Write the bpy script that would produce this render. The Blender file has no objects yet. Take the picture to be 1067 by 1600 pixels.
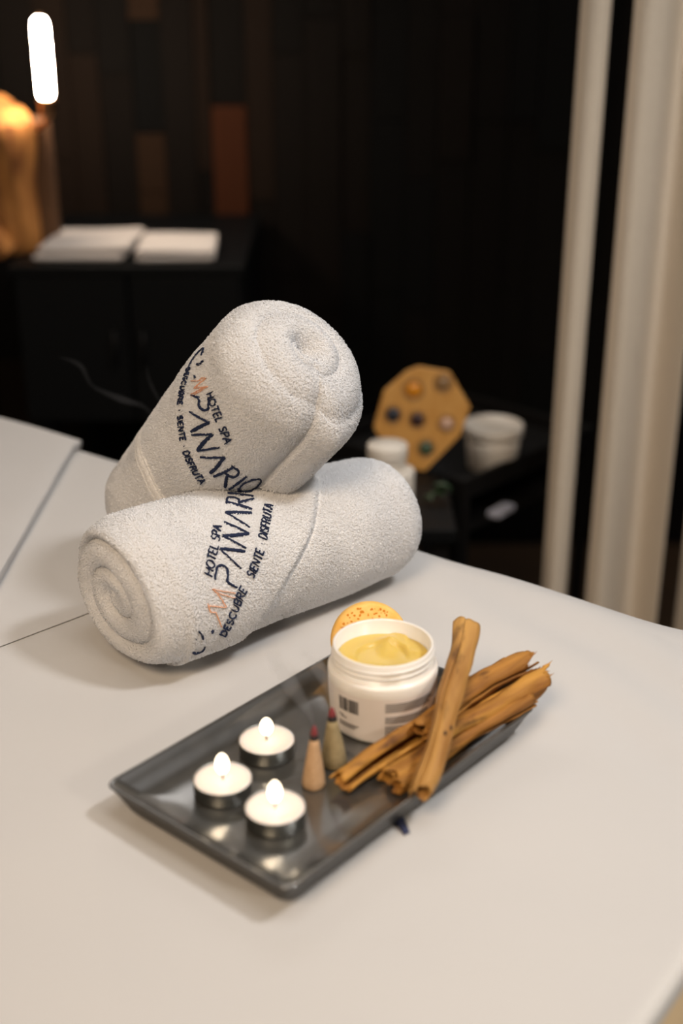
import bpy, bmesh, math, random
import numpy as np
from mathutils import Vector, Matrix

SC = bpy.context.scene
COL = SC.collection
PI = math.pi
random.seed(7)
RNG = np.random.default_rng(11)
R = math.radians
TOP = 0.75                                     # height of the bed's upper surface

# ------------------------------------------------------------------ camera
cam_data = bpy.data.cameras.new('camera')
cam_data.sensor_fit = 'VERTICAL'
cam_data.sensor_height = 36.0
cam_data.sensor_width = 24.0
cam_data.lens = 45.0
cam_data.clip_start = 0.02
cam_data.dof.use_dof = True
cam_data.dof.focus_distance = 1.005
cam_data.dof.aperture_fstop = 2.8
cam = bpy.data.objects.new('camera', cam_data)
cam.location = (0, 0, 1.25)
cam.rotation_euler = (R(90 - 23), 0, 0)
COL.objects.link(cam)
SC.camera = cam

# ------------------------------------------------------------------ world, exposure
world = bpy.data.worlds.new('room_ambience')
SC.world = world
world.use_nodes = True
wb = world.node_tree.nodes['Background']
wb.inputs[0].default_value = (1.0, 0.86, 0.70, 1)
wb.inputs[1].default_value = 0.14
SC.view_settings.view_transform = 'Standard'
SC.view_settings.look = 'None'
SC.view_settings.exposure = 0.0
SC.view_settings.gamma = 1.0
SC.view_settings.use_curve_mapping = False


def area(name, loc, target, size, power, color, spread=180):
    l = bpy.data.lights.new(name, 'AREA')
    if isinstance(size, tuple):
        l.shape = 'RECTANGLE'
        l.size, l.size_y = size
    else:
        l.shape = 'DISK'
        l.size = size
    l.energy = power
    l.color = color
    l.spread = R(spread)
    o = bpy.data.objects.new(name, l)
    o.location = loc
    o.rotation_euler = (Vector(target) - Vector(loc)).to_track_quat('-Z', 'Y').to_euler()
    COL.objects.link(o)
    return o


# ceiling spot right of the bed, then unseen lights added for their effect
area('ceiling_spot_right', (0.92, 0.55, 2.30), (0.10, 0.85, 0.75), 0.22, 4.2, (1.0, 0.985, 0.985), 95)
area('added_overhead_fill', (0.15, 0.55, 2.46), (0.10, 0.70, 0.75), 1.10, 4.0, (1.0, 0.985, 0.97), 130)  # added soft fill from above that lightens the shadows
area('added_sheen_light_back', (0.05, 2.62, 2.14), (0.05, 0.75, 0.80), (1.7, 0.60), 9.0, (1.0, 0.95, 0.90), 180)  # unseen wide light, added at the back for the tray's sheen
area('added_warm_fill', (-0.45, -0.60, 2.30), (-0.10, 0.85, 0.75), 0.70, 3.6, (1.0, 0.76, 0.53), 62)  # added warm fill from the camera side for the lettered towel faces
area('added_corner_fill', (1.70, -1.00, 1.95), (0.26, 0.40, 0.58), 0.25, 0.75, (1.0, 0.90, 0.76), 26)  # added light, aimed at the near right corner of the bed
area('added_curtain_fill', (1.30, 0.55, 2.35), (0.48, 1.75, 0.95), 0.22, 1.1, (1.0, 0.92, 0.82), 60)  # added light that brightens the curtains from the right

# ------------------------------------------------------------------ materials


def new_mat(name):
    m = bpy.data.materials.new(name)
    m.use_nodes = True
    nt = m.node_tree
    return m, nt, nt.nodes['Principled BSDF']


def mat(name, col, rough=0.6, metal=0.0, spec=0.5, col2=None, scale=30.0, stretch=(1, 1, 1),
        bump=0.0, bump_scale=200.0, coat=0.0, sss=0.0, sss_r=(1, .8, .6), sss_scale=0.005,
        sheen=0.0, detail=4.0, contrast=(0.35, 0.65)):
    m, nt, b = new_mat(name)
    b.inputs['Base Color'].default_value = (*col, 1)
    b.inputs['Roughness'].default_value = rough
    b.inputs['Metallic'].default_value = metal
    b.inputs['Specular IOR Level'].default_value = spec
    b.inputs['Coat Weight'].default_value = coat
    b.inputs['Coat Roughness'].default_value = 0.15
    b.inputs['Sheen Weight'].default_value = sheen
    if sss:
        b.inputs['Subsurface Weight'].default_value = sss
        b.inputs['Subsurface Radius'].default_value = sss_r
        b.inputs['Subsurface Scale'].default_value = sss_scale
    tc = nt.nodes.new('ShaderNodeTexCoord')
    mp = nt.nodes.new('ShaderNodeMapping')
    mp.inputs['Scale'].default_value = stretch
    nt.links.new(tc.outputs['Object'], mp.inputs['Vector'])
    if col2 is not None:
        n = nt.nodes.new('ShaderNodeTexNoise')
        n.inputs['Scale'].default_value = scale
        n.inputs['Detail'].default_value = detail
        nt.links.new(mp.outputs['Vector'], n.inputs['Vector'])
        r = nt.nodes.new('ShaderNodeValToRGB')
        r.color_ramp.elements[0].position = contrast[0]
        r.color_ramp.elements[1].position = contrast[1]
        r.color_ramp.elements[0].color = (*col, 1)
        r.color_ramp.elements[1].color = (*col2, 1)
        nt.links.new(n.outputs['Fac'], r.inputs['Fac'])
        nt.links.new(r.outputs['Color'], b.inputs['Base Color'])
    if bump:
        n2 = nt.nodes.new('ShaderNodeTexNoise')
        n2.inputs['Scale'].default_value = bump_scale
        n2.inputs['Detail'].default_value = 3
        nt.links.new(mp.outputs['Vector'], n2.inputs['Vector'])
        bp = nt.nodes.new('ShaderNodeBump')
        bp.inputs['Strength'].default_value = bump
        bp.inputs['Distance'].default_value = 0.002
        nt.links.new(n2.outputs['Fac'], bp.inputs['Height'])
        nt.links.new(bp.outputs['Normal'], b.inputs['Normal'])
    return m


def emit_mat(name, col, strength, through=False):
    m = bpy.data.materials.new(name)
    m.use_nodes = True
    nt = m.node_tree
    nt.nodes.remove(nt.nodes['Principled BSDF'])
    out = nt.nodes['Material Output']
    e = nt.nodes.new('ShaderNodeEmission')
    e.inputs[0].default_value = (*col, 1)
    e.inputs[1].default_value = strength
    if through:
        t = nt.nodes.new('ShaderNodeBsdfTransparent')
        a = nt.nodes.new('ShaderNodeAddShader')
        nt.links.new(e.outputs[0], a.inputs[0])
        nt.links.new(t.outputs[0], a.inputs[1])
        nt.links.new(a.outputs[0], out.inputs[0])
    else:
        nt.links.new(e.outputs[0], out.inputs[0])
    return m


def smoke_mat(name, density):
    m = bpy.data.materials.new(name)
    m.use_nodes = True
    nt = m.node_tree
    nt.nodes.remove(nt.nodes['Principled BSDF'])
    v = nt.nodes.new('ShaderNodeVolumeScatter')
    v.inputs['Color'].default_value = (0.92, 0.94, 1.0, 1)
    v.inputs['Density'].default_value = density
    nt.links.new(v.outputs[0], nt.nodes['Material Output'].inputs['Volume'])
    return m


def terry_mat(name, col):
    m, nt, b = new_mat(name)
    b.inputs['Base Color'].default_value = (*col, 1)
    b.inputs['Roughness'].default_value = 1.0
    b.inputs['Specular IOR Level'].default_value = 0.0
    tr_ = nt.nodes.new('ShaderNodeBsdfTranslucent')
    tr_.inputs[0].default_value = (*col, 1)
    mx = nt.nodes.new('ShaderNodeMixShader')
    mx.inputs[0].default_value = 0.38
    nt.links.new(b.outputs[0], mx.inputs[1])
    nt.links.new(tr_.outputs[0], mx.inputs[2])
    nt.links.new(mx.outputs[0], nt.nodes['Material Output'].inputs['Surface'])
    return m


M = {}
M['terry'] = terry_mat('white_terry', (0.925, 0.925, 0.93))
M['hem'] = mat('woven_cotton_band', (0.90, 0.885, 0.865), 0.9, spec=0.1, bump=0.25, bump_scale=900)
M['navy_thread'] = mat('navy_thread', (0.012, 0.020, 0.055), 0.75, spec=0.25)
M['orange_thread'] = mat('orange_thread', (0.80, 0.42, 0.26), 0.8, spec=0.2)
M['sheet'] = mat('white_cotton_sheet', (0.545, 0.532, 0.520), 0.85, spec=0.15, bump=0.12, bump_scale=1500)
M['sheet_fold'] = mat('white_folded_cotton', (0.545, 0.532, 0.522), 0.85, spec=0.15, bump=0.12, bump_scale=1500)
M['thread'] = mat('grey_seam_thread', (0.35, 0.30, 0.27), 0.9)
M['mattress'] = mat('cream_vinyl', (0.66, 0.50, 0.31), 0.55)
M['pale_wood'] = mat('beech_wood', (0.42, 0.27, 0.14), 0.5, col2=(0.5, 0.33, 0.18), scale=12, stretch=(1, 1, .1))
M['glaze'] = mat('charcoal_glaze', (0.036, 0.035, 0.032), 0.35, spec=0.5, col2=(0.048, 0.046, 0.042), scale=60,
                 bump=0.03, bump_scale=120, coat=1.0)
M['glaze'].node_tree.nodes['Principled BSDF'].inputs['Coat IOR'].default_value = 2.1
M['shaded_glaze'] = mat('shaded_charcoal_glaze', (0.022, 0.022, 0.022), 0.42, spec=0.35)  # tray's outer wall, with its shade put into a blacker colour
M['foot'] = mat('black_rubber', (0.02, 0.02, 0.02), 0.7)
M['alu'] = mat('aluminium_foil', (0.22, 0.22, 0.20), 0.42, metal=1.0)
M['wax'] = mat('white_wax', (0.84, 0.73, 0.66), 0.35, sss=0.7, sss_scale=0.006)
M['wick'] = mat('charred_wick', (0.03, 0.025, 0.02), 0.9)
M['flame'] = emit_mat('candle_flame', (1.0, 0.82, 0.58), 2.4, True)
M['plastic'] = mat('white_plastic', (0.83, 0.79, 0.73), 0.28, sss=0.25, sss_scale=0.003)
M['label'] = mat('pinkish_white_label', (0.78, 0.71, 0.66), 0.45)
M['ink'] = mat('dark_grey_ink', (0.035, 0.030, 0.030), 0.6)
M['ink_grey'] = mat('mid_grey_ink', (0.16, 0.14, 0.13), 0.6)
M['cream'] = mat('yellow_cream', (0.64, 0.46, 0.115), 0.28, spec=0.35, sss=0.35, sss_r=(1, .7, .2), sss_scale=0.004,
                 bump=0.05, bump_scale=90)
M['sponge'] = mat('orange_sponge', (0.90, 0.50, 0.12), 0.9, spec=0.1, col2=(0.93, 0.60, 0.20), scale=120)
M['pore'] = mat('deep_orange_pore', (0.74, 0.27, 0.035), 0.95, spec=0.05)
M['cone_tan'] = mat('tan_incense', (0.46, 0.29, 0.16), 0.9, spec=0.1, col2=(0.52, 0.34, 0.20), scale=300)
M['cone_green'] = mat('olive_incense', (0.28, 0.22, 0.12), 0.9, spec=0.1, col2=(0.34, 0.27, 0.15), scale=300)
M['char'] = mat('black_char', (0.018, 0.012, 0.012), 0.9)
M['ember'] = mat('red_burnt_tip', (0.20, 0.030, 0.035), 0.8)
M['cinn'] = mat('cinnamon_bark', (0.17, 0.055, 0.009), 0.65, spec=0.3, col2=(0.54, 0.265, 0.050), scale=9, stretch=(9, 9, 1),
                bump=0.5, bump_scale=60, detail=7, contrast=(0.30, 0.62))
M['cinn_dark'] = mat('dark_cinnamon_bark', (0.12, 0.040, 0.007), 0.7, spec=0.3, col2=(0.44, 0.20, 0.038), scale=9, stretch=(9, 9, 1),
                     bump=0.5, bump_scale=60, detail=7, contrast=(0.30, 0.62))
M['cinn_pale'] = mat('pale_cinnamon_bark', (0.22, 0.088, 0.020), 0.6, spec=0.3, col2=(0.52, 0.285, 0.078), scale=8, stretch=(8, 8, 1),
                     bump=0.4, bump_scale=60, detail=7, contrast=(0.30, 0.62))
for key in ('cinn', 'cinn_dark', 'cinn_pale'):
    nt = M[key].node_tree
    b_ = nt.nodes['Principled BSDF']
    src_ = b_.inputs['Base Color'].links[0].from_socket
    tc_ = nt.nodes.new('ShaderNodeTexCoord'); mp_ = nt.nodes.new('ShaderNodeMapping'); mp_.inputs['Scale'].default_value = (1, 1, .35)
    no_ = nt.nodes.new('ShaderNodeTexNoise'); no_.inputs['Scale'].default_value = 95; no_.inputs['Detail'].default_value = 5
    rp_ = nt.nodes.new('ShaderNodeValToRGB')
    rp_.color_ramp.elements[0].position = 0.59; rp_.color_ramp.elements[1].position = 0.78
    mx_ = nt.nodes.new('ShaderNodeMixRGB'); mx_.inputs[2].default_value = (0.050, 0.018, 0.006, 1)
    nt.links.new(tc_.outputs['Object'], mp_.inputs['Vector']); nt.links.new(mp_.outputs['Vector'], no_.inputs['Vector'])
    nt.links.new(no_.outputs['Fac'], rp_.inputs['Fac']); nt.links.new(rp_.outputs['Color'], mx_.inputs[0])
    nt.links.new(src_, mx_.inputs[1]); nt.links.new(mx_.outputs[0], b_.inputs['Base Color'])
M['knot'] = mat('dark_bark_knot', (0.035, 0.016, 0.006), 0.8)
M['navy_cloth'] = mat('navy_fabric', (0.025, 0.032, 0.085), 0.85)
M['black'] = mat('black_lacquer', (0.004, 0.0045, 0.005), 0.5, spec=0.15)
M['black_metal'] = mat('black_metal', (0.006, 0.0055, 0.0055), 0.5, spec=0.2)
M['joint'] = mat('black_wall_backing', (0.006, 0.005, 0.004), 0.9)
M['floor'] = mat('dark_wood_floor', (0.035, 0.020, 0.010), 0.5, col2=(0.05, 0.028, 0.014), scale=5, stretch=(1, 8, 1))
M['plaster'] = mat('dark_plaster', (0.030, 0.026, 0.022), 0.9)
M['ceiling'] = mat('beige_ceiling', (0.30, 0.26, 0.21), 0.9)
M['linen'] = mat('beige_linen', (0.66, 0.58, 0.48), 0.9, spec=0.1, col2=(0.70, 0.62, 0.52), scale=700, stretch=(1, 1, .15), bump=0.1, bump_scale=700)
M['log'] = mat('driftwood', (0.17, 0.055, 0.010), 0.8, col2=(0.60, 0.26, 0.065), scale=20, stretch=(1.6, 1.6, .5), bump=0.5, bump_scale=40, contrast=(0.3, .7))
M['bark'] = mat('shaded_bark', (0.09, 0.040, 0.017), 0.9, col2=(0.14, 0.065, 0.025), scale=14, stretch=(1, 1, .3), bump=0.6, bump_scale=50)  # right face of the log, its shade put into the bark colour
M['bulb'] = emit_mat('lit_glass_tube', (1.0, 0.78, 0.57), 170.0)
M['brass'] = mat('aged_brass', (0.45, 0.24, 0.12), 0.35, metal=1.0)
M['towel_far'] = mat('white_cotton_towel', (0.80, 0.74, 0.70), 0.95, spec=0.1, bump=0.5, bump_scale=500)
M['plaque'] = mat('golden_wood', (0.50, 0.235, 0.045), 0.55, col2=(0.58, 0.30, 0.075), scale=20, stretch=(4, 1, 1))
M['white_pot'] = mat('cream_white_plastic', (0.74, 0.69, 0.62), 0.35)
M['cloth_cool'] = mat('bluish_white_cloth', (0.50, 0.52, 0.62), 0.9)
M['leaf'] = mat('dark_green_leaf', (0.018, 0.045, 0.016), 0.5)
for nm, c in [('amber', (0.62, 0.23, 0.008)), ('sodalite', (0.014, 0.018, 0.030)), ('garnet', (0.030, 0.010, 0.012)),
              ('rose', (0.56, 0.36, 0.26)), ('jade', (0.045, 0.080, 0.045)), ('smoky', (0.24, 0.14, 0.06)), ('ring', (0.34, 0.17, 0.05))]:
    M[nm] = mat(nm + '_stone', c, 0.3)
PLANK = []
for i, (a, b2) in enumerate([((0.003, 0.0018, 0.0013), (0.006, 0.0033, 0.002)), ((0.009, 0.0045, 0.0025), (0.015, 0.0075, 0.0038)),
                             ((0.022, 0.0105, 0.005), (0.034, 0.016, 0.007)), ((0.050, 0.0135, 0.0042), (0.066, 0.019, 0.006)),
                             ((0.0008, 0.001, 0.0013), (0.0013, 0.0015, 0.0017)), ((0.0020, 0.0014, 0.0012), (0.0035, 0.0022, 0.0016))]):
    PLANK.append(mat('reclaimed_wood_tone', a, 0.75, spec=0.2, col2=b2, scale=6, stretch=(6, 6, .6), bump=0.4, bump_scale=30))

# ------------------------------------------------------------------ object helpers


def mesh(name, verts, faces, m, parent=None, smooth=True, loc=None):
    me = bpy.data.meshes.new(name)
    me.from_pydata([tuple(map(float, v)) for v in verts], [], faces)
    if smooth:
        me.polygons.foreach_set('use_smooth', [True] * len(me.polygons))
    me.update()
    return link(name, me, m, parent, loc)


def link(name, me, m, parent=None, loc=None):
    o = bpy.data.objects.new(name, me)
    COL.objects.link(o)
    for x in (m if isinstance(m, (list, tuple)) else [m]):
        me.materials.append(x)
    if parent is not None:
        o.parent = parent
    if loc is not None:
        o.location = loc
    return o


def grid_mesh(name, P, m, parent=None, wrap=False):
    """P: array (rows, cols, 3); wrap closes the columns."""
    nr, nc = P.shape[:2]
    idx = np.arange(nr * nc).reshape(nr, nc)
    if wrap:
        a = idx[:-1]; b = np.roll(idx, -1, 1)[:-1]; c = np.roll(idx, -1, 1)[1:]; d = idx[1:]
    else:
        a = idx[:-1, :-1]; b = idx[:-1, 1:]; c = idx[1:, 1:]; d = idx[1:, :-1]
    q = np.stack([a, b, c, d], -1).reshape(-1, 4)
    return fast_mesh(name, P.reshape(-1, 3), q, m, parent)


def fast_mesh(name, V, F, m, parent=None, smooth=True, mat_idx=None):
    V = np.asarray(V, np.float32); F = np.asarray(F, np.int32)
    k = F.shape[1]
    me = bpy.data.meshes.new(name)
    me.vertices.add(len(V)); me.vertices.foreach_set('co', V.ravel())
    me.loops.add(F.size); me.loops.foreach_set('vertex_index', F.ravel())
    me.polygons.add(len(F))
    me.polygons.foreach_set('loop_start', np.arange(0, F.size, k, dtype=np.int32))
    me.polygons.foreach_set('use_smooth', np.full(len(F), smooth))
    if mat_idx is not None:
        me.polygons.foreach_set('material_index', np.asarray(mat_idx, np.int32))
    me.update(calc_edges=True)
    me.validate()
    return link(name, me, m, parent)


def thing(name, label, cat, loc=(0, 0, 0), rz=0.0, group=None):
    o = bpy.data.objects.new(name, None)
    o.empty_display_size = 0.02
    COL.objects.link(o)
    o.location = loc
    o.rotation_euler = (0, 0, rz)
    return tag(o, label, cat, group)


def tag(o, label, cat, group=None):
    o['label'] = label
    o['category'] = cat
    if group:
        o['group'] = group
    return o


def struct(o):
    o['kind'] = 'structure'
    return o


def copy_tree(o, parent=None):
    c = o.copy()
    COL.objects.link(c)
    if parent is not None:
        c.parent = parent
        c.matrix_parent_inverse = o.matrix_parent_inverse.copy()
    for ch in list(o.children):
        copy_tree(ch, c)
    return c


def lathe_vf(prof, n=48, cap0=True, cap1=True, wob=None):
    V, F = [], []
    for (r, z) in prof:
        for i in range(n):
            a = 2 * PI * i / n
            rr = r if wob is None else r * wob(a, z)
            V.append((rr * math.cos(a), rr * math.sin(a), z))
    m = len(prof)
    for j in range(m - 1):
        for i in range(n):
            k = (i + 1) % n
            F.append((j * n + i, j * n + k, (j + 1) * n + k, (j + 1) * n + i))
    if cap0:
        F.append(tuple(range(n - 1, -1, -1)))
    if cap1:
        F.append(tuple((m - 1) * n + i for i in range(n)))
    return V, F


def lathe(name, prof, m, parent=None, n=48, cap0=True, cap1=True, loc=None, wob=None):
    V, F = lathe_vf(prof, n, cap0, cap1, wob)
    return mesh(name, V, F, m, parent, True, loc)


def box_bm(bm, lo, hi, bevel=0.0, seg=2):
    c = [(lo[i] + hi[i]) / 2 for i in range(3)]
    s = [(hi[i] - lo[i]) for i in range(3)]
    g = bmesh.ops.create_cube(bm, size=1.0, matrix=Matrix.Translation(c) @ Matrix.Diagonal((*s, 1)))
    if bevel:
        es = list({e for v in g['verts'] for e in v.link_edges})
        bmesh.ops.bevel(bm, geom=es, offset=bevel, segments=seg, affect='EDGES', profile=0.5)


def box(name, lo, hi, m, parent=None, bevel=0.003, seg=2, smooth=False):
    bm = bmesh.new()
    box_bm(bm, lo, hi, bevel, seg)
    me = bpy.data.meshes.new(name)
    bm.to_mesh(me); bm.free()
    if smooth:
        me.polygons.foreach_set('use_smooth', [True] * len(me.polygons))
    return link(name, me, m, parent)


def tube_vf(path, rad, n=8):
    path = [Vector(p) for p in path]
    V, F = [], []
    up = Vector((0, 0, 1))
    for j, p in enumerate(path):
        t = (path[min(j + 1, len(path) - 1)] - path[max(j - 1, 0)]).normalized()
        u = up if abs(t.dot(up)) < 0.95 else Vector((0, 1, 0))
        a = t.cross(u).normalized(); b = t.cross(a)
        r = rad[j] if hasattr(rad, '__len__') else rad
        for i in range(n):
            th = 2 * PI * i / n
            V.append(p + (a * math.cos(th) + b * math.sin(th)) * r)
    for j in range(len(path) - 1):
        for i in range(n):
            k = (i + 1) % n
            F.append((j * n + i, j * n + k, (j + 1) * n + k, (j + 1) * n + i))
    F.append(tuple(range(n - 1, -1, -1)))
    F.append(tuple((len(path) - 1) * n + i for i in range(n)))
    return V, F


def tube(name, path, rad, m, parent=None, n=8):
    V, F = tube_vf(path, rad, n)
    return mesh(name, V, F, m, parent)


def sstep(a, b, x):
    t = np.clip((x - a) / (b - a), 0, 1)
    return t * t * (3 - 2 * t)


def lump(P, freq, seed=0):
    """cheap smooth pseudo noise from a few sines, about -1..1"""
    r = np.random.default_rng(seed)
    out = np.zeros(P.shape[:-1])
    for k in range(6):
        d = r.normal(size=3); d /= np.linalg.norm(d)
        out += np.sin(P @ d * freq * (0.7 + 0.25 * k) + r.uniform(0, 6.28)) / (1 + .35 * k)
    return out / 3.0


# ------------------------------------------------------------------ the room
struct(box('floor', (-2.2, -1.6, -0.06), (2.2, 2.9, 0.0), M['floor'], bevel=0))
struct(box('ceiling', (-2.2, -1.6, 2.5), (2.2, 2.9, 2.56), M['ceiling'], bevel=0))
struct(box('wall_left', (-2.26, -1.6, 0.0), (-2.2, 2.9, 2.5), M['plaster'], bevel=0))
struct(box('wall_right', (2.2, -1.6, 0.0), (2.26, 2.9, 2.5), M['plaster'], bevel=0))
WY = 2.75                                      # face of the plank wall
wall = struct(box('wall_back', (-2.2, WY + 0.02, 0.0), (2.2, WY + 0.10, 2.5), M['joint'], bevel=0))

plank_mesh = []
for i, pm in enumerate(PLANK):
    bm = bmesh.new()
    box_bm(bm, (-0.5, -1.0, -0.5), (0.5, 0.0, 0.5))
    bmesh.ops.bevel(bm, geom=[e for e in bm.edges if all(v.co.y < -0.5 for v in e.verts)], offset=0.03, segments=1, affect='EDGES')
    me = bpy.data.meshes.new('plank'); bm.to_mesh(me); bm.free()
    me.materials.append(pm)
    plank_mesh.append(me)


def plank(x0, x1, z0, z1, tone, depth):
    o = bpy.data.objects.new('plank', plank_mesh[tone])
    COL.objects.link(o)
    o.parent = wall
    o.location = ((x0 + x1) / 2, WY + 0.02, (z0 + z1) / 2)
    o.scale = (x1 - x0 - 0.002, depth, z1 - z0 - 0.002)


# the four planks one can read in the lamp's light, then the rest of the mosaic round them
fixed = {(-0.4275, -0.3660): [(0.60, 0.815, 2, .018), (0.815, 0.935, 2, .020), (0.935, 1.155, 4, .010), (1.155, 1.48, 2, .022), (1.48, 1.9, 1, .016)],
         (-0.2680, -0.1960): [(0.55, 0.991, 3, .026), (0.991, 1.42, 5, .016), (1.42, 1.95, 0, .02)],
         (-0.2990, -0.2680): [(0.55, 0.86, 5, .016), (0.86, 1.40, 1, .022), (1.40, 1.95, 5, .018)],
         (-0.1960, -0.1400): [(0.55, 0.80, 0, .016), (0.80, 1.45, 1, .020), (1.45, 1.95, 0, .018)]}
edges = [-1.20, -1.13, -1.05, -0.985, -0.91, -0.84, -0.775, -0.70, -0.62, -0.5550, -0.4950, -0.4275, -0.3660, -0.2990, -0.2680, -0.1960, -0.1400,
         -0.075, 0.0, 0.06, 0.135, 0.20, 0.27, 0.345, 0.405, 0.48, 0.55, 0.62, 0.70, 0.77, 0.85]
prnd = random.Random(3)
for x0, x1 in zip(edges[:-1], edges[1:]):
    rows = fixed.get((x0, x1))
    if rows:
        for z0, z1, t, d in rows:
            plank(x0, x1, z0, z1, t, d)
        lo, hi = rows[0][0], rows[-1][1]
        spans = [(0.0, lo), (hi, 2.5)]
    else:
        spans = [(0.0, 2.5)]
    for lo, hi in spans:
        z = lo
        while z < hi - 0.01:
            z1 = z + prnd.choice((0.28, 0.36, 0.45, 0.60))
            if hi - z1 < 0.15:
                z1 = hi
            tone = prnd.choice((0, 0, 1, 5, 5, 4)) if x0 < 0.0 else prnd.choice((0, 5, 5, 4, 4))  # right half takes darker tones: the lamp's fall-off put into the colour
            plank(x0, x1, z, z1, tone, prnd.uniform(0.012, 0.024))
            z = z1

# ------------------------------------------------------------------ curtains


def curtain(name, x0, x1, y0, y1, folds, amp, label, phase=0.0, sharp=1.0):
    n, mz = 160, 40
    u = np.linspace(0, 1, n)
    zz = np.linspace(0.004, 2.499, mz)
    rows = []
    rr = np.random.default_rng(len(label))
    ph = rr.uniform(0, 6.28, 4)
    dx, dy = x1 - x0, y1 - y0
    L = math.hypot(dx, dy)
    nx, ny = -dy / L, dx / L
    for z in zz:
        w = np.sin(2 * PI * folds * u + phase + 0.15 * math.sin(1.7 * z + ph[0])) * amp
        w = np.sign(w) * np.abs(w / amp) ** sharp * amp
        w += 0.12 * amp * np.sin(2 * PI * folds * 2.3 * u + ph[1] + 0.8 * z)
        s = u + 0.004 * np.sin(3 * z + 9 * u)
        rows.append(np.stack([x0 + dx * s + nx * w, y0 + dy * s + ny * w, np.full(n, z)], -1))
    o = grid_mesh(name, np.array(rows), M['linen'])
    md = o.modifiers.new('thickness', 'SOLIDIFY'); md.thickness = 0.002
    return tag(o, label, 'curtain', 'linen curtains beside the bed')


curtain('curtain', 0.3065, 0.3455, 1.765, 1.765, 0.5, 0.026, 'narrow beige linen curtain leftmost, hanging against the dark wood wall', phase=PI)
curtain('curtain', 0.3735, 0.485, 1.765, 1.765, 1.0, 0.030, 'wide beige linen curtain in the middle, between the two dark gaps', phase=PI * 1.05)
curtain('curtain', 0.522, 0.80, 1.78, 1.78, 3.0, 0.024, 'beige linen curtain at the far right, only its edge showing above the bed', phase=PI)

# ------------------------------------------------------------------ bed: table, sheet, cloths
KX, KY = 0.4016, 0.858                        # far right corner of the bed
EX = Vector((-0.806, 0.592, 0)); WX = Vector((-0.592, -0.806, 0))
BL, BW = 1.90, 0.74


def bed(e, w, z):
    return (KX + EX.x * e + WX.x * w, KY + EX.y * e + WX.y * w, z)


bed_rz = math.atan2(EX.y, EX.x)
tb = thing('massage_table', 'padded massage table on wooden legs, hidden under the white sheet', 'massage table', (KX, KY, 0), bed_rz)
# local axes: +x along the length, +y towards the camera side
box('mattress', (-0.010, 0.012, 0.60), (BL - 0.012, BW - 0.012, TOP - 0.004), M['mattress'], tb, bevel=0.010, seg=3, smooth=True)
box('frame', (0.05, 0.04, 0.54), (BL - 0.05, BW - 0.04, 0.60), M['pale_wood'], tb)
for lx in (0.14, BL - 0.19):
    for ly in (0.06, BW - 0.11):
        box('leg', (lx, ly, 0.0), (lx + 0.05, ly + 0.05, 0.54), M['pale_wood'], tb)


def sheet_height(e, w):
    P = np.stack([e, w, np.zeros_like(e)], -1)
    h = 0.0009 * lump(P, 26, 2) + 0.0005 * lump(P, 70, 3)
    # soft pulls running from the far right corner and edge
    h += 0.0030 * sstep(0.30, 0.02, w) * sstep(0.5, 0.05, e) * np.sin((e * 0.9 + w * 1.6) * 55 + 2 * np.sin(e * 14))
    return h


def patch(name, e0, e1, w0, w1, ne, nw, z0, m, drop_far=0.0, drop_near=0.0, drop_e0=0.0, skew=None, parent=None, rad=0.016, gap=0.0, hf=sheet_height, rad_e=0.008):
    """cloth lying on the bed: arclength coordinates that bend down over the edges of the bed"""
    ee = np.concatenate([np.linspace(e0 - drop_e0, e0 + 0.03, 26 if drop_e0 else 2)[:-1], np.linspace(e0 + 0.03, e1, ne)])
    ww = np.concatenate([np.linspace(w0 - drop_far, w0 + 0.03, 26 if drop_far else 2)[:-1], np.linspace(w0 + 0.03, w1, nw),
                         np.linspace(w1, w1 + drop_near, 20)[1:] if drop_near else []])
    W, E = np.meshgrid(ww, ee, indexing='ij')
    E = E.copy(); W = W.copy()
    if skew is not None:
        E = E + skew(W)

    def bend(s, r):                             # s < 0 runs past the edge: returns (inward coordinate, drop)
        q = np.where(s > r, s, 0.0)
        arc = r * PI / 2
        t = np.clip((r - s) / r, 0, PI / 2)
        inn = np.where(s > r, s, r - r * np.sin(t))
        dz = np.where(s > r, 0.0, r - r * np.cos(t))
        extra = np.clip((r - arc) - s, 0, None)
        return inn, dz + extra
    h = hf(E, W)
    Wi, dz1 = bend(W, rad) if drop_far else (W, 0 * W)
    if drop_near:
        Wn, dz2 = bend(BW - W, rad)
        Wi = np.where(W > BW / 2, BW - Wn, Wi)
        dz1 = dz1 + np.where(W > BW / 2, dz2, 0)
    Ei, dz3 = bend(E - e0, rad_e) if drop_e0 else (E, 0 * E)
    if drop_e0:
        Ei = Ei + e0
    dz = np.maximum(dz1, dz3) if drop_e0 else dz1
    # hanging cloth waves a little and stands off the bed
    hang = sstep(0.03, 0.25, dz)
    Wi = Wi - gap * (dz1 > 0) - np.where(W < BW / 2, 1, -1) * hang * (0.010 + 0.008 * np.sin(E * 22 + 1)) * (dz1 > dz3 if drop_e0 else 1)
    if drop_e0:
        Ei = Ei - hang * (0.010 + 0.008 * np.sin(W * 25)) * (dz3 >= dz1)
    X = KX + EX.x * Ei + WX.x * Wi
    Y = KY + EX.y * Ei + WX.y * Wi
    Z = TOP + z0 + h * (dz < 0.01) - dz
    return grid_mesh(name, np.stack([X, Y, Z], -1), m, parent)


sh = patch('bed_sheet', -0.013, BL, 0.0, BW, 170, 90, 0.0, M['sheet'], 0.42, 0.40, 0.013)
tag(sh, 'smooth white cotton sheet covering the whole bed under the tray and towels', 'sheet')

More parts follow.
